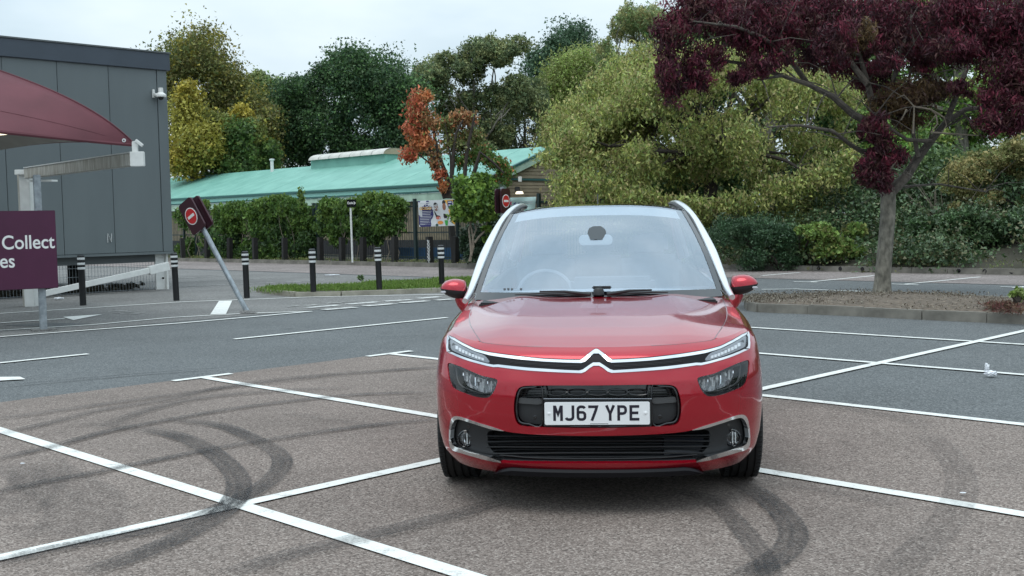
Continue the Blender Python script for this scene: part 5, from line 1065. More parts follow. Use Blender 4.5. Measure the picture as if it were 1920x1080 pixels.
# top surface: bonnet and wings (rows share the rim of the shell)
rows_s = np.concatenate([np.linspace(.03, 1.0, 34), np.linspace(1.04, 1.46, 14)])
_zcY = [.05, .128, .15, .2, .3, .45, .7, 1.0, 1.3, 1.6, 2.0]; _zcV = [.838, .838, .844, .857, .881, .908, .943, .978, 1.006, 1.022, 1.03]
_xsY = [.05, .13, .2, .3, .45, .6, .8, 1.0, 1.2, 1.45, 1.7]; _xsV = [.50, .552, .578, .612, .655, .69, .725, .75, .765, .775, .78]
BON, WL, WR = [], [], []
nb_, nw_ = 26, 7
for s in rows_s:
    L = surf(s, 1.0); xl, yl, zl = L; zc = max(np.interp(yl, _zcY, _zcV), zl+.0*1); xs = min(np.interp(yl, _xsY, _xsV), xl*1.0)
    if yl < .145: xs = xl
    def zz(x): q_ = abs(x)/xl; return zl+(zc-zl)*(1-q_**2.6)+.012*math.exp(-((abs(x)-.47)/.13)**2)*min(1, max(0, (yl-.12)/.4))*(1-q_**8)
    BON.append([(x, yl, zz(x)) for x in np.linspace(-xs, xs, nb_*2+1)])
    if yl >= .145: WR.append([(x, yl, zz(x)) for x in np.linspace(xs+.004, xl, nw_)]); WL.append([(-x, yl, zz(x)) for x in np.linspace(xs+.004, xl, nw_)])
c0_ = surf(0.0, 1.0); BON.insert(0, [(x*.0, c0_[1], c0_[2]) for x in range(nb_*2+1)])
BON = [r for r in BON if r[0][1] < 1.66]
def top_obj(name, rows, m, parent):
    o = MB().grid(rows).build(name, m, parent, smooth=2, world=False, fix=False); me = o.data
    if sum(p.normal.z*p.area for p in me.polygons) < 0: me.flip_normals()
    return o
bonnet = top_obj('bonnet', BON, M['red'], car); top_obj('wing', WL, M['red'], car); top_obj('wing', WR, M['red'], car)
for rws, i in ((WL, 0), (WR, 0)):
    MB().tube([(r[i][0]-.002*np.sign(r[i][0]), r[i][1], r[i][2]-.0035) for r in rws], .0042, 6).build('shut_line', M['gloss_black'], car, world=False)
fr_ = [r for r in BON[1:] if r[0][1] < .16]
# chrome double strip with chevrons, lamps between them
def strip2(pix_top, pix_bot, m, name, h, base=-.01):
    a = [inv(*p) for p in pix_top]; b = [inv(*p) for p in pix_bot]; lp = dens(a+b[::-1], .02); l = [p for p in lp if p[0] < -.0015]
    # order: starts outer top -> centre ; centre -> outer bottom ; mirror
    top_ = [p for p in dens(a, .015, False) if p[0] < -.0015]; bot_ = [p for p in dens(b, .015, False) if p[0] < -.0015]
    return raised(name, top_+[(-s, v) for s, v in reversed(top_)]+[(-s, v) for s, v in bot_]+list(reversed(bot_)), m, car, h, base, .02)
UT = [(842.5, 630.5), (853, 635.5), (863, 641.5), (877, 649), (891, 655.5), (905, 659.3), (918, 662), (957, 667.5), (1020, 673.6), (1060, 675.3), (1088, 675.8), (1095, 672), (1104, 664.5), (1112, 658.5), (1116, 656.3), (1120.4, 655.3)]
UB = [(844.5, 636), (853, 641), (863, 647), (877, 654), (891, 660.5), (905, 664.5), (918, 667.8), (957, 673.5), (1020, 679.6), (1060, 681.5), (1090, 682.3), (1097, 679.5), (1106, 671.5), (1113, 665.5), (1117, 663.5), (1120.4, 663)]; UB = [(x, y-.9) for x, y in UB]
LT = [(842.6, 657), (850, 660.5), (863, 666), (878, 671.6), (894, 676.3), (913, 681.5), (926, 684), (935, 683.5), (957, 686), (989, 689.2), (1020, 691.2), (1060, 693.5), (1086, 694.5), (1093, 692.5), (1104, 685), (1112, 679.8), (1117, 678), (1120.4, 677.5)]; LT = [(x, y+.7) for x, y in LT]
LB_ = [(841.8, 661.5), (850, 665), (863, 671), (878, 676.6), (894, 681.3), (913, 686.3), (926, 689), (935, 688.8), (957, 691.6), (989, 695), (1020, 697), (1060, 699), (1090, 700), (1097, 697.5), (1106, 690.5), (1113, 686.5), (1117, 685.3), (1120.4, 685)]
band_top = [(p[0], p[1]-2.2) for p in UT]; band_bot = [(p[0], p[1]+1.6) for p in LB_]
strip2([(p[0], p[1]+1) for p in UT], [(p[0], p[1]-.8) for p in LB_], M['band_black'], 'grille_band', .003)
strip2(band_top, UB, M['band_black'], 'emblem_shadow_gap', .002)
strip2(UT, UB, M['chrome'], 'chrome_strip', .007); strip2(LT, LB_, M['chrome'], 'chrome_strip', .007)
o1 = dens([inv(*p) for p in [(842.5, 631), (844.5, 637), (843.6, 648), (845, 657), (848, 660), (841.8, 661), (840.8, 646)]], .012)
for o_2 in (o1, mir(o1)): raised('chrome_end', o_2, M['chrome'], car, .0145, -.008, .02)
for t_, z_ in ((.3, 0), (.62, 0)):
    a = [(957, 676.5+7*t_), (1020, 682.5+6.5*t_), (1085, 685+7*t_)]; uv = outl(a, True, False); rod('grille_rib', uv, M['blackp'], car, .0022, .004); rod('grille_rib', mir(uv), M['blackp'], car, .0022, .004)
dl = outl([(846, 637.5), (855, 642.5), (866, 649), (880, 656), (895, 662), (908, 666.5), (915, 673), (918.5, 679), (913, 680.5), (900, 677), (885, 672.5), (868, 666), (855, 660.5), (848, 656), (846, 648)])
for i, o_2 in enumerate((dl, mir(dl))):
    r = thing('daytime_light', None, None); r.name = 'daytime_light'; r.parent = car
    patch('reflector', o_2, mat('drl_back%d' % i, (.20, .21, .23), .3, metal=.6), r, .004)
    sgn = 1 if i == 0 else -1
    for k in range(9):
        t = k/8; x = 858+t*48; yc = np.interp(x, [846, 866, 895, 918], [644, 657, 669, 676])+1.5
        u = [inv(x-2.2, yc-2.6-(1-t)*1.2), inv(x+2.2, yc-1.6-(1-t)*1.2), inv(x+2.6, yc+3.4), inv(x-1.8, yc+2.2)]; raised('led_block', [(sgn*p[0], p[1]) for p in u], M['drl'], r, .0085, .003, .02)
    patch('lens', o_2, M['lens'], r, .0115)
# main headlamps
hin = outl([(848, 686.5), (872, 696), (900, 707), (926, 714), (922, 730), (912, 737.5), (896, 737), (875, 731.5), (857, 723.5), (850, 713), (847.5, 699)])
for sgn in (1, -1):
    m_ = (lambda o: o) if sgn == 1 else mir
    r = thing('headlight', None, None); r.parent = car
    patch('housing', m_(hl), M['gloss_black'], r, -.088)
    V_, n_ = surfn(np.array([p[0] for p in m_(hl)]), np.array([p[1] for p in m_(hl)]), -.006); A_ = V_; B_ = surfn(np.array([p[0] for p in m_(hl)]), np.array([p[1] for p in m_(hl)]), -.03)[0]; cc = B_.mean(0); B_ = cc+(B_-cc)*np.array([.86, 1, .80])
    rows = np.stack([A_, B_]); rows = np.concatenate([rows, rows[:, :1]], 1); MB().grid(rows).build('bezel', M['gloss_black'], r, smooth=2, world=False, fix=False)
    patch('reflector', m_(hin), mat('reflector%d' % sgn, (.85, .86, .88), .3, metal=.25, var=.7, vs=26, col2=(.10, .10, .11), streak=(2.5, 1, .8)), r, -.075)  # pale and dark streaks in the colour imitate chrome reflections
    for px, py, rad in ((880, 708, .046), (908, 720, .040), (862, 701, .032)):
        s0, v0_ = inv(px, py); P_, nn_ = surfn(np.array([sgn*s0]), np.array([v0_]), -.085); P_ = P_[0]
        MB().lathe([(rad, 0), (rad*.92, .012), (rad*.7, .026), (rad*.35, .038), (.006, .042)], (P_[0], P_[1]-.022, P_[2]), 20, 'y').build('bowl', M['silver'], r, smooth=True, world=False)
        MB().lathe([(0, -.012), (.008, -.010), (.010, .0), (.010, .04)], (P_[0], P_[1]-.020, P_[2]), 12, 'y').build('bulb', M['refl'], r, smooth=True, world=False)
    for k in range(9):
        x = 853+k*8.3; yt = np.interp(x, [848, 872, 900, 926], [688, 697, 708, 715]); yb = np.interp(x, [848, 875, 912, 926], [712, 729, 735, 722]); u = [(sgn*inv(x, y)[0], inv(x, y)[1]) for y in np.linspace(yt+1.5, yt+(yb-yt)*(.45+.35*(k % 2)), 4)]
        rod('flute', u, M['refl'] if k % 3 else M['chrome'], r, .0048, -.058, 6)
    rod('bezel_rim', m_([p for p in hin]), M['blackp'], r, .004, -.032, 6, closed=True)
    patch('lens', m_(hl), M['lens'], r, -.004); 
# upper grille
r = thing('upper_grille', None, None); r.parent = car
patch('backing', ug, M['gloss_black'], r, -.085)
pod = outl([(1015.5, 727), (1000, 726.2), (984, 727), (975.5, 730), (970, 741), (967.5, 757), (967.5, 772), (970, 786), (976, 793.5), (990, 796), (1015, 797)])
for sgn in (1, -1):
    m_ = (lambda o: o) if sgn == 1 else mir
    low = outl([(1014, 753), (990, 752), (969.5, 751), (967.8, 765), (969, 780), (974, 790), (985, 794.5), (1014, 796)], True); patch('pod_panel', m_(low), M['blackp'], r, -.035)
    sh = outl([(1012, 749), (990, 748), (973, 746.5), (970, 752), (971, 757), (990, 758.5), (1012, 759)]); raised('pod_ledge', m_(sh), mat('ledge%d' % sgn, (.06, .062, .065), .3), r, -.022, -.05)
    rod('pod_rim', m_(pod), M['gloss_black'], r, .0055, -.012, 8, closed=True)
    for y in (731, 735.5, 740, 744.5):
        u = [(sgn*inv(x, y)[0], inv(x, y)[1]) for x in (973, 985, 1000, 1013)]; rod('vane', u, M['blackp'], r, .0025, -.05, 6)
    s0, v0_ = inv(1000, 785); P_ = surfn(np.array([sgn*s0]), np.array([v0_]), -.035)[0][0]; MB().lathe([(.010, .002), (.010, -.002), (.007, -.003), (0, -.003)], tuple(P_), 14, 'y').build('parking_sensor', M['gloss_black'], r, smooth=True, world=False)
ctrp = dens([inv(x, y) for x, y in ((1020, 748.5), (1221, 748.5), (1222, 800), (1019, 800))], .03); raised('plate_mount', ctrp, M['blackp'], r, -.006, -.06)
rod('mount_edge', [inv(x, 748) for x in np.linspace(1019, 1222, 14)], mat('dark_chrome', (.25, .26, .28), .25, metal=.8), r, .0035, -.004)
for k in range(5):
    cx_ = 1042+k*39.2; hw, hh = 17.5, 5.6; lp = [(cx_+hw*max(-1, min(1, 1.25*math.cos(t))), 735.5+hh*math.sin(t)) for t in [2*math.pi*i/20 for i in range(20)]]
    rod('slot_ring', [inv(*p) for p in lp], M['gloss_black'], r, .0032, -.03, 6, closed=True)
    if k < 4: rod('slot_link', [inv(cx_+17.5, 735.5), inv(cx_+21.7, 735.5)], M['gloss_black'], r, .0032, -.03, 6)
    for dy_ in (-2.5, .5, 3.2): rod('vane', [inv(cx_-16, 735.5+dy_), inv(cx_, 735.5+dy_), inv(cx_+16, 735.5+dy_)], M['blackp'], r, .0016, -.045, 5)
# lower grille and fog lamp panels
r = thing('lower_grille', None, None); r.parent = car
patch('backing', lg, mat('deep_black', (.004, .004, .005), .8), r, -.098)
for k in range(10):
    y = 821.5+k*4.7; xa = np.interp(y, [808, 840, 866], [905, 907, 942]); u = [inv(x, y) for x in np.linspace(xa, 1119, 9)]; u = u+[(-s, v) for s, v in reversed(u)]
    rod('grille_slat', u, M['blackp'], r, .0, -.045 if k % 2 else -.035, 8, flat=(.010, .0035) if k % 2 else (.010, .0045))
s0 = [inv(x, y) for x, y in ((1250, 822), (1330, 822), (1330, 836), (1308, 862), (1250, 864))]
raised('radar_cover', dens(s0, .03), mat('radar_panel', (.008, .010, .020), .35), r, -.055, -.09)
fog_o = outl([(944, 810), (925, 803), (900, 796), (875, 787.5), (860, 783.5), (852.5, 786), (848.5, 795), (846.5, 808), (845.5, 822), (847.5, 834), (853, 841), (868, 846.5), (892, 854), (915, 860.5), (943, 866), (930, 855), (917, 845), (910, 838), (908.5, 826), (911, 812)], True)
for sgn in (1, -1):
    m_ = (lambda o: o) if sgn == 1 else mir; f_ = thing('fog_lamp', None, None); f_.parent = car
    raised('panel', m_(fog_o), M['blackp'], f_, -.030, -.09)
    top_ = [(945, 807.5), (925, 800.5), (900, 793), (875, 784.5), (860, 780.3), (850.5, 781.5), (845.5, 790), (843, 805)]; top_i = [(945, 808.2), (925, 805.5), (900, 798.2), (875, 790), (861, 786.2), (854.5, 787.5), (849.5, 794.5), (846, 806)]
    a = spl([inv(*p) for p in top_], False, 4); b = spl([inv(*p) for p in top_i], False, 4); raised('chrome_trim', m_(a+b[::-1]), M['chrome'], f_, .004, -.02, .02)
    bot = [(842.5, 822), (844, 836), (850, 844), (866, 849.3), (890, 856.3), (915, 862.8), (940, 867)]; bot_i = [(846, 822), (848.5, 831.5), (854, 837), (869, 842), (893, 849.6), (916, 856.2), (939, 864.0)]
    a = spl([inv(*p) for p in bot], False, 4); b = spl([inv(*p) for p in bot_i], False, 4); raised('chrome_trim', m_(a+b[::-1]), M['chrome'], f_, .004, -.02, .02)
    side = dens([inv(*p) for p in ((843, 804), (846, 805), (845, 823), (842.6, 822))], .015); raised('trim_link', m_(side), M['silver'], f_, .003, -.02, .02)
    s0, v0_ = inv(869, 824); P_ = surfn(np.array([sgn*s0]), np.array([v0_]), -.02)[0][0]
    MB().lathe([(.046, .035), (.046, -.002), (.040, -.006), (.038, .0)], tuple(P_), 24, 'y').build('lamp_ring', M['gloss_black'], f_, smooth=True, world=False)
    MB().lathe([(.038, .0), (.034, .012), (.022, .024), (0, .028)], tuple(P_), 24, 'y').build('reflector', M['chrome'], f_, smooth=True, world=False)
    for dx in (-.016, .004, .018): MB().box((P_[0]+dx, P_[1]+.006, P_[2]), (.005, .01, .056)).build('lens_rib', M['refl'] if dx > 0 else M['gloss_black'], f_, world=False)
    MB().lathe([(.036, .0), (.030, -.006), (.018, -.010), (0, -.011)], (P_[0], P_[1]-.003, P_[2]), 24, 'y').build('lens', M['lens'], f_, smooth=True, world=False)
    s0, v0_ = inv(872, 802); P_ = surfn(np.array([sgn*s0]), np.array([v0_]), -.028)[0][0]; MB().lathe([(.009, .002), (.009, -.003), (0, -.003)], tuple(P_), 12, 'y').build('parking_sensor', M['gloss_black'], f_, world=False)
# splitter
sp_ = sym([(1120, 886.5), (1040, 886), (975, 884.5), (960, 885.5), (950, 889.5), (948, 893.5), (1000, 895), (1120, 895.5)]) if False else None
def tp(x): return max(0., 1-max(0., (abs(x)-.44)/.09))**.6
MB().grid([[(x, .03+HALF_A*(1-(1-min(1, abs(x)/.86)**2.3)**(1/2.3))+dy, .196+(z-.196)*tp(x)) for x in np.linspace(-.53, .53, 45)] for dy, z in ((.012, .238), (-.012, .236), (-.020, .222), (-.012, .196), (.15, .190))]).build('splitter', M['band_black'], car, smooth=True, world=False)
MB().box((0, 2.2, .235), (1.5, 3.6, .07)).build('underbody', M['blackp'], car, world=False)
MB().box((0, .62, .55), (1.1, .5, .5)).build('engine_bay', M['blackp'], car, world=False)
# number plate with raised characters
pl = thing('number_plate', None, None); pl.parent = car
def pp_(x, z, d=0.): return (x, -.0165-d, z)
zc_ = .565
s0, v0_ = inv(1121.5, 774); zc_ = surf(s0, v0_)[2]; PW, PH = .52, .114
MB().prism([pp_(x, zc_+z) for x, z in rrect(PW, PH, .008)], (0, -.004, 0)).build('plate', M['plate'], pl, world=False, bevel=.001)
def stroke(pts, t=.0135, d=.0042):
    mb = MB(); P = [Vector((p[0], p[1])) for i, p in enumerate(pts) if i == 0 or math.hypot(p[0]-pts[i-1][0], p[1]-pts[i-1][1]) > 3e-4]; n = len(P); Lf, Rt = [], []
    closed = (P[0]-P[-1]).length < 1e-6
    if closed: P = P[:-1]; n -= 1
    for i in range(n):
        a = P[i-1] if (i or closed) else None; b = P[(i+1) % n] if (i < n-1 or closed) else None
        d1 = (P[i]-a).normalized() if a is not None else (b-P[i]).normalized(); d2 = (b-P[i]).normalized() if b is not None else d1
        n1 = Vector((-d1.y, d1.x)); n2 = Vector((-d2.y, d2.x)); m_ = (n1+n2).normalized(); k = 1/max(.45, m_.dot(n1)); Lf.append(P[i]+m_*t/2*k); Rt.append(P[i]-m_*t/2*k)
    rng = range(n if closed else n-1)
    for i in rng:
        j = (i+1) % n; mb.prism([pp_(q_.x, q_.y, d) for q_ in (Lf[i], Lf[j], Rt[j], Rt[i])], (0, -.0006, 0))
    return mb
Hc, Wc, t_ = .077, .048, .0135
def arc_(cx, cy, rx, ry, a0, a1, n=7): return [(cx+rx*math.cos(math.radians(a0+(a1-a0)*k/n)), cy+ry*math.sin(math.radians(a0+(a1-a0)*k/n))) for k in range(n+1)]
h2, w2 = Hc/2-t_/2, Wc/2-t_/2
GL = {'M': [[(-w2, -Hc/2), (-w2, Hc/2)], [(w2, -Hc/2), (w2, Hc/2)], [(-w2+.002, Hc/2-.004), (0, -.006), (w2-.002, Hc/2-.004)]],
      'J': [[(w2, Hc/2), (w2, -h2+.014)]+arc_(w2-.014, -h2+.014, .014, .014, 0, -90)+[(-w2+.012, -h2)]+arc_(-w2+.012, -h2+.012, .012, .012, -90, -165, 5)],
      '6': [arc_(w2-.012, h2-.014, .012, .014, 25, 90, 4)+arc_(-w2+.014, h2-.014, .014, .014, 90, 180, 5)+arc_(-w2+.013, -h2+.013, .013, .013, 180, 270, 5)+arc_(w2-.013, -h2+.013, .013, .013, -90, 0, 5)+arc_(w2-.013, .004-.013, .013, .013, 0, 90, 5)+[(-w2, .004)]],
      '7': [[(-Wc/2, h2), (w2+.001, h2), (w2-.004, h2-.018), (-.007, -Hc/2)]],
      'Y': [[(-w2-.001, Hc/2), (0, -.004), (w2+.001, Hc/2)], [(0, 0), (0, -Hc/2)]],
      'P': [[(-w2, -Hc/2), (-w2, Hc/2)], [(-w2, h2), (w2-.014, h2)]+arc_(w2-.014, h2-.014, .014, .014, 90, 0, 5)+arc_(w2-.014, -.002+.014-.001, .014, .014, 0, -90, 5)+[(-w2, -.003)]],
      'E': [[(-w2, -Hc/2), (-w2, Hc/2)], [(-w2, h2), (Wc/2, h2)], [(-w2, 0), (w2+.002, 0)], [(-w2, -h2), (Wc/2, -h2)]]}
cxs = [-.193, -.136, -.077, -.019, .065, .124, .184]
for ch, x0 in zip('MJ67YPE', cxs):
    mb = MB()
    for i, stk in enumerate(GL[ch]):
        q_ = stroke([(p[0]+x0, p[1]+zc_+.002) for p in stk], t_, .0042+.0002*i); b = len(mb.v); mb.v += q_.v; mb.f += [tuple(b+k for k in f) for f in q_.f]
    mb.build('character', M['ink'], pl, world=False)
for x in (-.238, .238): MB().lathe([(.0075, 0), (.0075, -.003), (.004, -.005), (0, -.005)], pp_(x, zc_+.001, .0038), 14, 'y').build('screw_cap', M['plate'], pl, smooth=True, world=False)
MB().box(pp_(.01, zc_-.0515, .0042), (.09, .0006, .0026)).build('maker_line', M['wsticker'], pl, world=False)
for x0, w in ((-.085, .10), (.012, .016), (.10, .085)): MB().box((x0, -.013, zc_-.0655), (w, .004, .0038)).build('surround_print', M['wsticker'], pl, world=False)
# wheels
def make_wheel():
    w = bpy.data.objects.new('wheel', None); S.collection.objects.link(w); w.parent = car
    prof_ = [(.215, -.09), (.235, -.102), (.29, -.106), (.313, -.100), (.324, -.088)]
    for x in (-.060, -.022, .022, .060): prof_ += [(.330-.0*abs(x), x-.006), (.321, x-.0045), (.321, x+.0045), (.330, x+.006)]
    prof_ += [(.324, .088), (.313, .100), (.29, .106), (.235, .102), (.215, .09)]
    ty = MB().lathe(prof_, (0, 0, 0), 72, 'x'); ty.build('tyre', M['tyre'], w, smooth=True, world=False)
    mb = MB()
    for k in range(72):
        a = 2*math.pi*(k+.5)/72; R_ = Matrix.Rotation(a, 3, 'X')
        for sx in (-.081, .081): c = R_ @ Vector((sx, 0, .3275)); mb.box(c, (.026, .010, .007), R_)
    tag(mb.build('tread_blocks', M['tyre'], w, world=False, fix=False), kind='stuff')
    MB().lathe([(.222, -.095), (.226, -.105), (.218, -.108), (.205, -.085), (.20, .08), (.222, .095)], (0, 0, 0), 40, 'x').build('rim', M['rim'], w, smooth=True, world=False)
    for k in range(5):
        a = 2*math.pi*k/5; R_ = Matrix.Rotation(a, 3, 'X')
        for d in (-.16, .16): R2 = Matrix.Rotation(a+d, 3, 'X'); c = R2 @ Vector((-.085, 0, .12)); MB().box(c, (.022, .030, .19), R2).build('spoke', M['rim'], w, world=False, bevel=.005)
    MB().lathe([(0, -.105), (.03, -.104), (.045, -.09), (.045, -.06)], (0, 0, 0), 20, 'x').build('hub_cap', M['rim'], w, smooth=True, world=False)
    MB().lathe([(0, -.02), (.15, -.02), (.15, .0), (0, .0)], (0, 0, 0), 30, 'x').build('brake_disc', M['galv'], w, world=False)
    return w
w0 = make_wheel(); w0.location = (-.794, YF, .330)
for x, y, f_ in ((.794, YF, 1), (-.794, YR, 0), (.794, YR, 1)):
    w = w0.copy(); S.collection.objects.link(w); w.location = (x, y, .330); w.rotation_euler = (0, 0, math.pi*f_)
    for ch in w0.children: c = ch.copy(); S.collection.objects.link(c); c.parent = w
# windscreen, pillars, roof, glass
def wsP(a, b, off=0.):
    aa = abs(a); bx = .790*a; by = 1.345+.27*aa**2.2; bz = .992+.004*(1-aa)
    tx = .625*a; ty = 2.55+.06*aa**2; tz = 1.585-.050*aa**3
    k = math.sin(math.pi*b); return (bx+(tx-bx)*b+.012*a*k, by+(ty-by)*b, bz+(tz-bz)*b+k*(.022+.018*(1-aa*aa))+off)
ws = MB().grid([[wsP(a, b) for a in np.linspace(-1, 1, 41)] for b in np.linspace(0, 1, 25)]).build('windscreen', M['screen'], car, smooth=2, world=False, fix=False)
MB().grid([[wsP(a, b, .0035) for a in np.linspace(-.995, .995, 41)] for b in np.linspace(-.015, .055, 4)]).build('cowl_band', M['gloss_black'], ws, smooth=2, world=False, fix=False)
for s_ in (-1, 1): MB().grid([[wsP(s_*a, b, .0035) for b in np.linspace(0.04, 1, 26)] for a in (.968, 1.012)]).build('side_frit', M['gloss_black'], ws, smooth=2, world=False, fix=False)
MB().grid([[wsP(a, b, -.006) for a in np.linspace(-.9, .9, 31)] for b in (.86, .92, .985)]).build('headlining', M['pale'], car, smooth=2, world=False, fix=False)
for x in (-.60, -.575, -.55, -.49): MB().box((wsP(x/.79, .085, .003)[0], wsP(x/.79, .085)[1], wsP(x/.79, .085, .004)[2]), (.014, .014, .002), Matrix.Rotation(.45, 3, 'X')).build('glass_mark', M['wsticker'], ws, world=False)
MB().box((0, 1.50, .955), (1.46, .36, .06)).build('scuttle', M['blackp'], car, world=False, bevel=.01)
def tube_l(pts, rad, m, nm, par, n=10): return MB().tube(pts, rad, n).build(nm, m, par, smooth=True, world=False)
# roof
ARC = [(.838, 1.50, .985), (.822, 1.72, 1.045), (.775, 2.12, 1.255), (.715, 2.50, 1.440), (.668, 2.80, 1.545), (.630, 3.12, 1.596), (.615, 3.5, 1.612), (.615, 3.85, 1.598), (.64, 4.08, 1.50), (.69, 4.20, 1.32), (.74, 4.24, 1.14)]
ARCs = [Vector(bezs) for bezs in spl(ARC, False, 5)]
ARr = [(.018, .018), (.024, .022), (.034, .019), (.026, .017), (.021, .015), (.022, .015), (.022, .014), (.022, .014), (.03, .02), (.045, .02), (.05, .02)]
rr = [tuple(np.array(ARr[min(int(i/5), 10)])*(1-(i % 5)/5)+np.array(ARr[min(int(i/5)+1, 10)])*((i % 5)/5)) for i in range(len(ARCs))]
for s_ in (-1, 1):
    tube_l([(s_*p.x, p.y, p.z) for p in ARCs], rr, M['silver'], 'roof_arch', car, 12)
    tube_l([(s_*(p.x-.5*max(r_) - .016), p.y, p.z-.012) for p, r_ in list(zip(ARCs, rr))[6:32]], [(.020, .012)]*26, M['blackp'], 'arch_seal', car, 8)
def roofP(a, t):
    y = 2.55+.06*a*a*(1-t)+t*1.52; zc2 = np.interp(y, [2.5, 2.8, 3.2, 3.6, 3.9, 4.12], [1.583, 1.600, 1.604, 1.592, 1.57, 1.53]); hw = np.interp(y, [2.5, 2.8, 3.2, 4.12], [.632, .625, .595, .615]); return (hw*a, y, zc2-.048*abs(a)**3)
MB().grid([[roofP(a, t) for a in np.linspace(-1, 1, 25)] for t in np.linspace(0, 1, 21)]).build('roof', M['roofglass'], car, smooth=2, world=False, fix=False)
tube_l([(0, 3.95, 1.56), (0, 4.0, 1.63), (0, 4.06, 1.70)], [.012, .006, .004], M['blackp'], 'aerial', car, 8)
# side windows, doors lines, tail
for s_ in (-1, 1):
    up_ = [p for p in ARCs if 1.7 <= p.y <= 4.22 and p.z > 1.03][:46]
    low_ = []
    for p in up_:
        t = (p.y-1.7)/2.5; low_.append(Vector((np.interp(p.y, [1.7, 2.3, 3.2, 4.25], [.822, .835, .832, .745]), p.y, np.interp(p.y, [1.7, 2.3, 3.2, 4.25], [.985, 1.01, 1.045, 1.08]))))
    MB().grid([[(s_*(a.x-.014), a.y, a.z) for a in up_], [(s_*((a.x+b.x)/2+.012), a.y, (a.z+b.z)/2) for a, b in zip(up_, low_)], [(s_*b.x, b.y, b.z) for b in low_]]).build('side_window', M['sideglass'], car, smooth=2, world=False, fix=False)
    for yb in (2.02, 2.62, 3.55):
        i = min(range(len(up_)), key=lambda k: abs(up_[k].y-yb)); a, b = up_[i], low_[i]; tube_l([(s_*(a.x), a.y, a.z), (s_*((a.x+b.x)/2+.020), a.y, (a.z+b.z)/2), (s_*(b.x+.003), b.y, b.z)], [(.035, .008)]*3, M['blackp'], 'window_pillar', car, 8)
    for sa in (1.30, 1.60, 1.93): rod('door_gap', [(s_*sa, v) for v in np.linspace(.05, .99, 18)], M['gloss_black'], car, .003, -.001, 6)
    for sa in (1.50, 1.80): rod('door_handle', [(s_*(sa+d), .83) for d in np.linspace(0, .07, 6)], M['chrome'], car, .010, .022, 8)
    rod('sill_trim', [(s_*sa, .10) for sa in np.linspace(1.2, 1.7, 12)], M['blackp'], car, .02, .004, 8)
    tl = dens([(s_*2.15, .72), (s_*2.6, .74), (s_*2.62, .90), (s_*2.12, .92)], .03); raised('tail_light', tl, M['signred'], car, .012)
tgt = [[(x, y, z) for x in np.linspace(-hw, hw, 15)] for hw, y, z in ((.615, 4.05, 1.54), (.64, 4.22, 1.40), (.69, 4.35, 1.22), (.74, 4.38, 1.08))]
MB().grid([[(p[0], p[1]-.05*abs(p[0])**2, p[2]) for p in r_] for r_ in tgt]).build('rear_window', M['sideglass'], car, smooth=2, world=False, fix=False)
# belt deck (closes the body rim behind the scuttle)
rim = [surf(s, 1.0) for s in np.linspace(1.44, 3, 36)]; MB().grid([[(x*f_, y, z-.004) for (x, y, z) in rim] for f_ in (1, .97, .93)]+[[(-x*0+x*.93, y, z-.25) for (x, y, z) in rim]]).grid([[(-x*f_, y, z-.004) for (x, y, z) in rim] for f_ in (1, .97, .93)]+[[(-x*.93, y, z-.25) for (x, y, z) in rim]]).build('belt_trim', M['blackp'], car, smooth=2, world=False, fix=False)
# interior
it = M['int']
def dash(a, b): return (.74*a, 1.50+.62*b, .955+.075*math.sin(math.pi*min(1, b*.8+.1))-.02*abs(a)**3-.12*max(0, b-.82)/.18)
MB().grid([[dash(a, b) for a in np.linspace(-1, 1, 25)] for b in np.linspace(0, 1, 12)]).build('dashboard', M['dash'], car, smooth=2, world=False, fix=False)
MB().box((.10, 2.0, 1.045), (.56, .20, .11)).build('dash_screen_hood', M['int'], car, world=False, bevel=.03)
MB().box((0, 2.12, .74), (1.5, .06, .55)).build('dash_front', it, car, world=False)
MB().box((0, 3.0, .36), (1.5, 2.4, .06)).build('cabin_floor', it, car, world=False)
sw = MB(); n = 40; ring = [(.38*math.cos(2*math.pi*k/n)*.5-.37, 2.28+.19*math.sin(2*math.pi*k/n)*.42, 0.965+.18*math.sin(2*math.pi*k/n)*.9) for k in range(n+1)]; M['wheelgrey'] = mat('wheel_grey', (.26, .27, .29), .5); tube_l(ring, .016, M['wheelgrey'], 'steering_wheel', car, 8)
for a in (200, 340, 270): tube_l([(-.37, 2.26, .95), (-.37+.19*math.cos(math.radians(a)), 2.28+.08*math.sin(math.radians(a)), 0.965+.16*math.sin(math.radians(a)))], .012, M['wheelgrey'], 'wheel_spoke', car, 6)
def seat(x, y, nm='seat', lab=None):
    s_ = bpy.data.objects.new(nm, None); S.collection.objects.link(s_); s_.parent = car
    MB().box((x, y, .60), (.50, .50, .16)).build('cushion', M['seat'], s_, world=False, bevel=.05)
    MB().box((x, y+.27, .90), (.48, .14, .58), Matrix.Rotation(-.25, 3, 'X')).build('backrest', M['seat'], s_, world=False, bevel=.05)
    MB().box((x, y+.37, 1.27), (.27, .10, .18), Matrix.Rotation(-.2, 3, 'X')).build('headrest', M['seat'], s_, world=False, bevel=.04)
    for d in (-.06, .06): MB().tube([(x+d, y+.34, 1.12), (x+d, y+.36, 1.22)], .007, 6).build('headrest_post', M['chrome'], s_, world=False)
for x in (-.37, .37): seat(x, 2.72)
for x in (-.45, 0, .45): seat(x, 3.55)
rv = bpy.data.objects.new('rear_view_mirror', None); S.collection.objects.link(rv); rv.parent = car
def atL(px, py, dep):   # local point at given depth behind the nose, seen at a pixel
    d = ray(px, py); o = CC-CO; dl_ = cR@d; ol = cR@o; t = (dep-ol[1])/dl_[1]; return ol+dl_*t
mm = atL(1117, 450, 2.28); MB().lathe([(.0, -.02), (.1, -.02)], (0, 0, 0), 3)
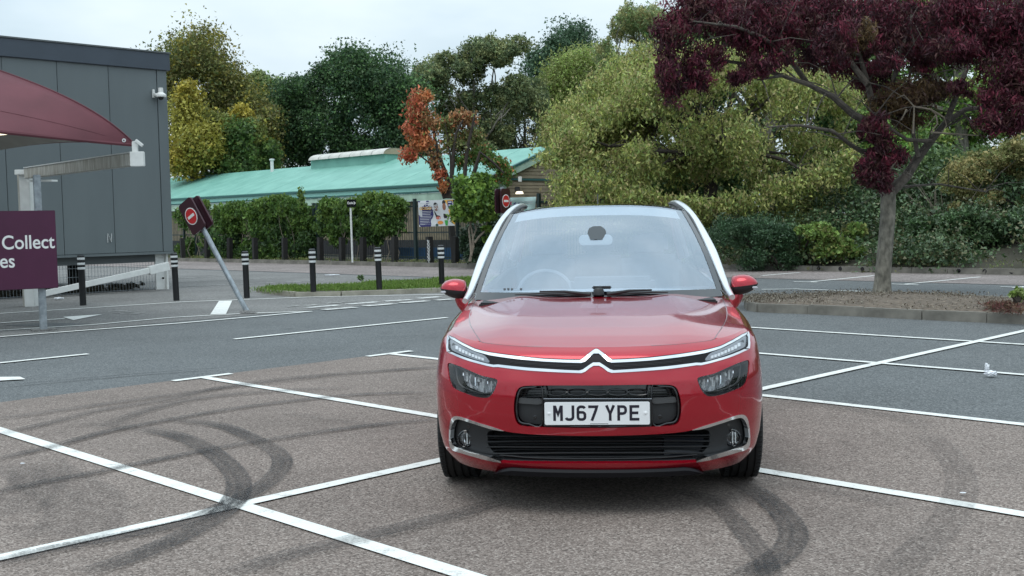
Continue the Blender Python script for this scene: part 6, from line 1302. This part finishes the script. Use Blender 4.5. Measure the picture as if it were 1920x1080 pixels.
hx = [(x, z) for x, z in rrect(.235, .072, .03)]; MB().prism([(mm[0]+x, mm[1], mm[2]+z) for x, z in hx], (0, .03, 0)).build('mirror', M['refl'], rv, world=False, bevel=.004)
def onws(px, py):
    b_ = 0; best = 1e9
    for a in np.linspace(-.3, .3, 61):
        for b in np.linspace(.4, .98, 59):
            x_, y_ = projL(np.array(wsP(a, b))); d = (x_-px)**2+(y_-py)**2
            if d < best: best, r__ = d, (a, b)
    return wsP(*r__, .004)
HX = [(1102, 437), (1104, 430), (1112, 425.5), (1126, 425.5), (1134, 430), (1136.5, 437), (1130, 449.5), (1108, 449.5)]; hp = [onws(*p) for p in HX]
MB().poly(hp).build('sensor_frit', mat('slate_frit', (.035, .042, .047), .5), rv, world=False)
MB().tube([tuple(mm), (mm[0], mm[1]+.02, mm[2]+.1)], .01, 6).build('stalk', M['blackp'], rv, world=False)
# wipers
wp_ = bpy.data.objects.new('wiper', None); S.collection.objects.link(wp_); wp_.parent = car
def wz(x, b, o): return wsP(x/.79, b, o)
for pts, rad in (([(-.04, .02), (-.2, .035), (-.36, .045), (-.52, .030)], .0065), ([(.06, .02), (.2, .035), (.34, .042), (.44, .034)], .0065)):
    MB().tube([wz(x, b*.7, .014) for x, b in pts], [rad, rad, rad*.8, rad*.5], 8).build('blade', M['blackp'], wp_, smooth=True, world=False)
    MB().tube([wz(pts[0][0], .0, .03), wz(pts[1][0], .03, .026), wz(pts[2][0], .035, .024)], [.012, .008, .005], 8).build('arm', M['blackp'], wp_, smooth=True, world=False)
MB().lathe([(0, .035), (.022, .033), (.032, .02), (.035, -.01)], wz(0.01, .03, .012), 16).build('pivot_cover', M['blackp'], wp_, smooth=True, world=False)
MB().box(wz(.03, .055, .028), (.12, .03, .018)).build('pivot_arm', M['blackp'], wp_, world=False, bevel=.006)
# door mirrors
for s_ in (-1, 1):
    r = bpy.data.objects.new('door_mirror', None); S.collection.objects.link(r); r.parent = car
    cx_, cy_, cz_ = s_*.942, 1.76, 1.062
    st = [(-.083, .03, .04), (-.078, .058, .075), (-.06, .068, .092), (-.03, .072, .100), (0, .070, .102), (.03, .062, .098), (.055, .048, .085), (.075, .030, .06), (.086, .012, .03), (.089, .003, .01)]
    def ring_(x, h, d, lo): 
        out = []
        for k in range(13):
            a = (math.pi*k/12)*(1 if not lo else -1); ca, sa = math.cos(a), math.sin(a); out.append((cx_+s_*x, cy_-d*.9*abs(sa)**.8*0+ca*d*.75-.0, cz_+.010*(1 if x < 0 else 1)*0+math.copysign(abs(sa)**.85, sa)*h-.018+.018*0+(.010*(x/.09))))
        return out
    MB().grid([ring_(x, h, d, False) for x, h, d in st]).build('housing', M['red'], r, smooth=2, world=False, fix=False)
    MB().grid([ring_(x, h*.82, d, True) for x, h, d in st]).build('lower_shell', M['blackp'], r, smooth=2, world=False, fix=False)
    MB().box((cx_, cy_+.055, cz_-.01), (.14, .02, .10)).build('mirror_glass', M['chrome'], r, world=False, bevel=.006)
    MB().tube([(s_*.912, cy_+.0, cz_-.07), (s_*.895, cy_-.01, cz_-.105), (s_*.865, cy_-.02, cz_-.135), (s_*.83, cy_-.02, cz_-.155)], [(.020, .035), (.018, .038), (.022, .045), (.03, .06)], 10).build('mirror_arm', M['red'], r, smooth=True, world=False)
    MB().box((cx_+s_*.062, cy_-.066, cz_-.03), (.035, .012, .014)).build('indicator', M['drl'], r, world=False, bevel=.004)
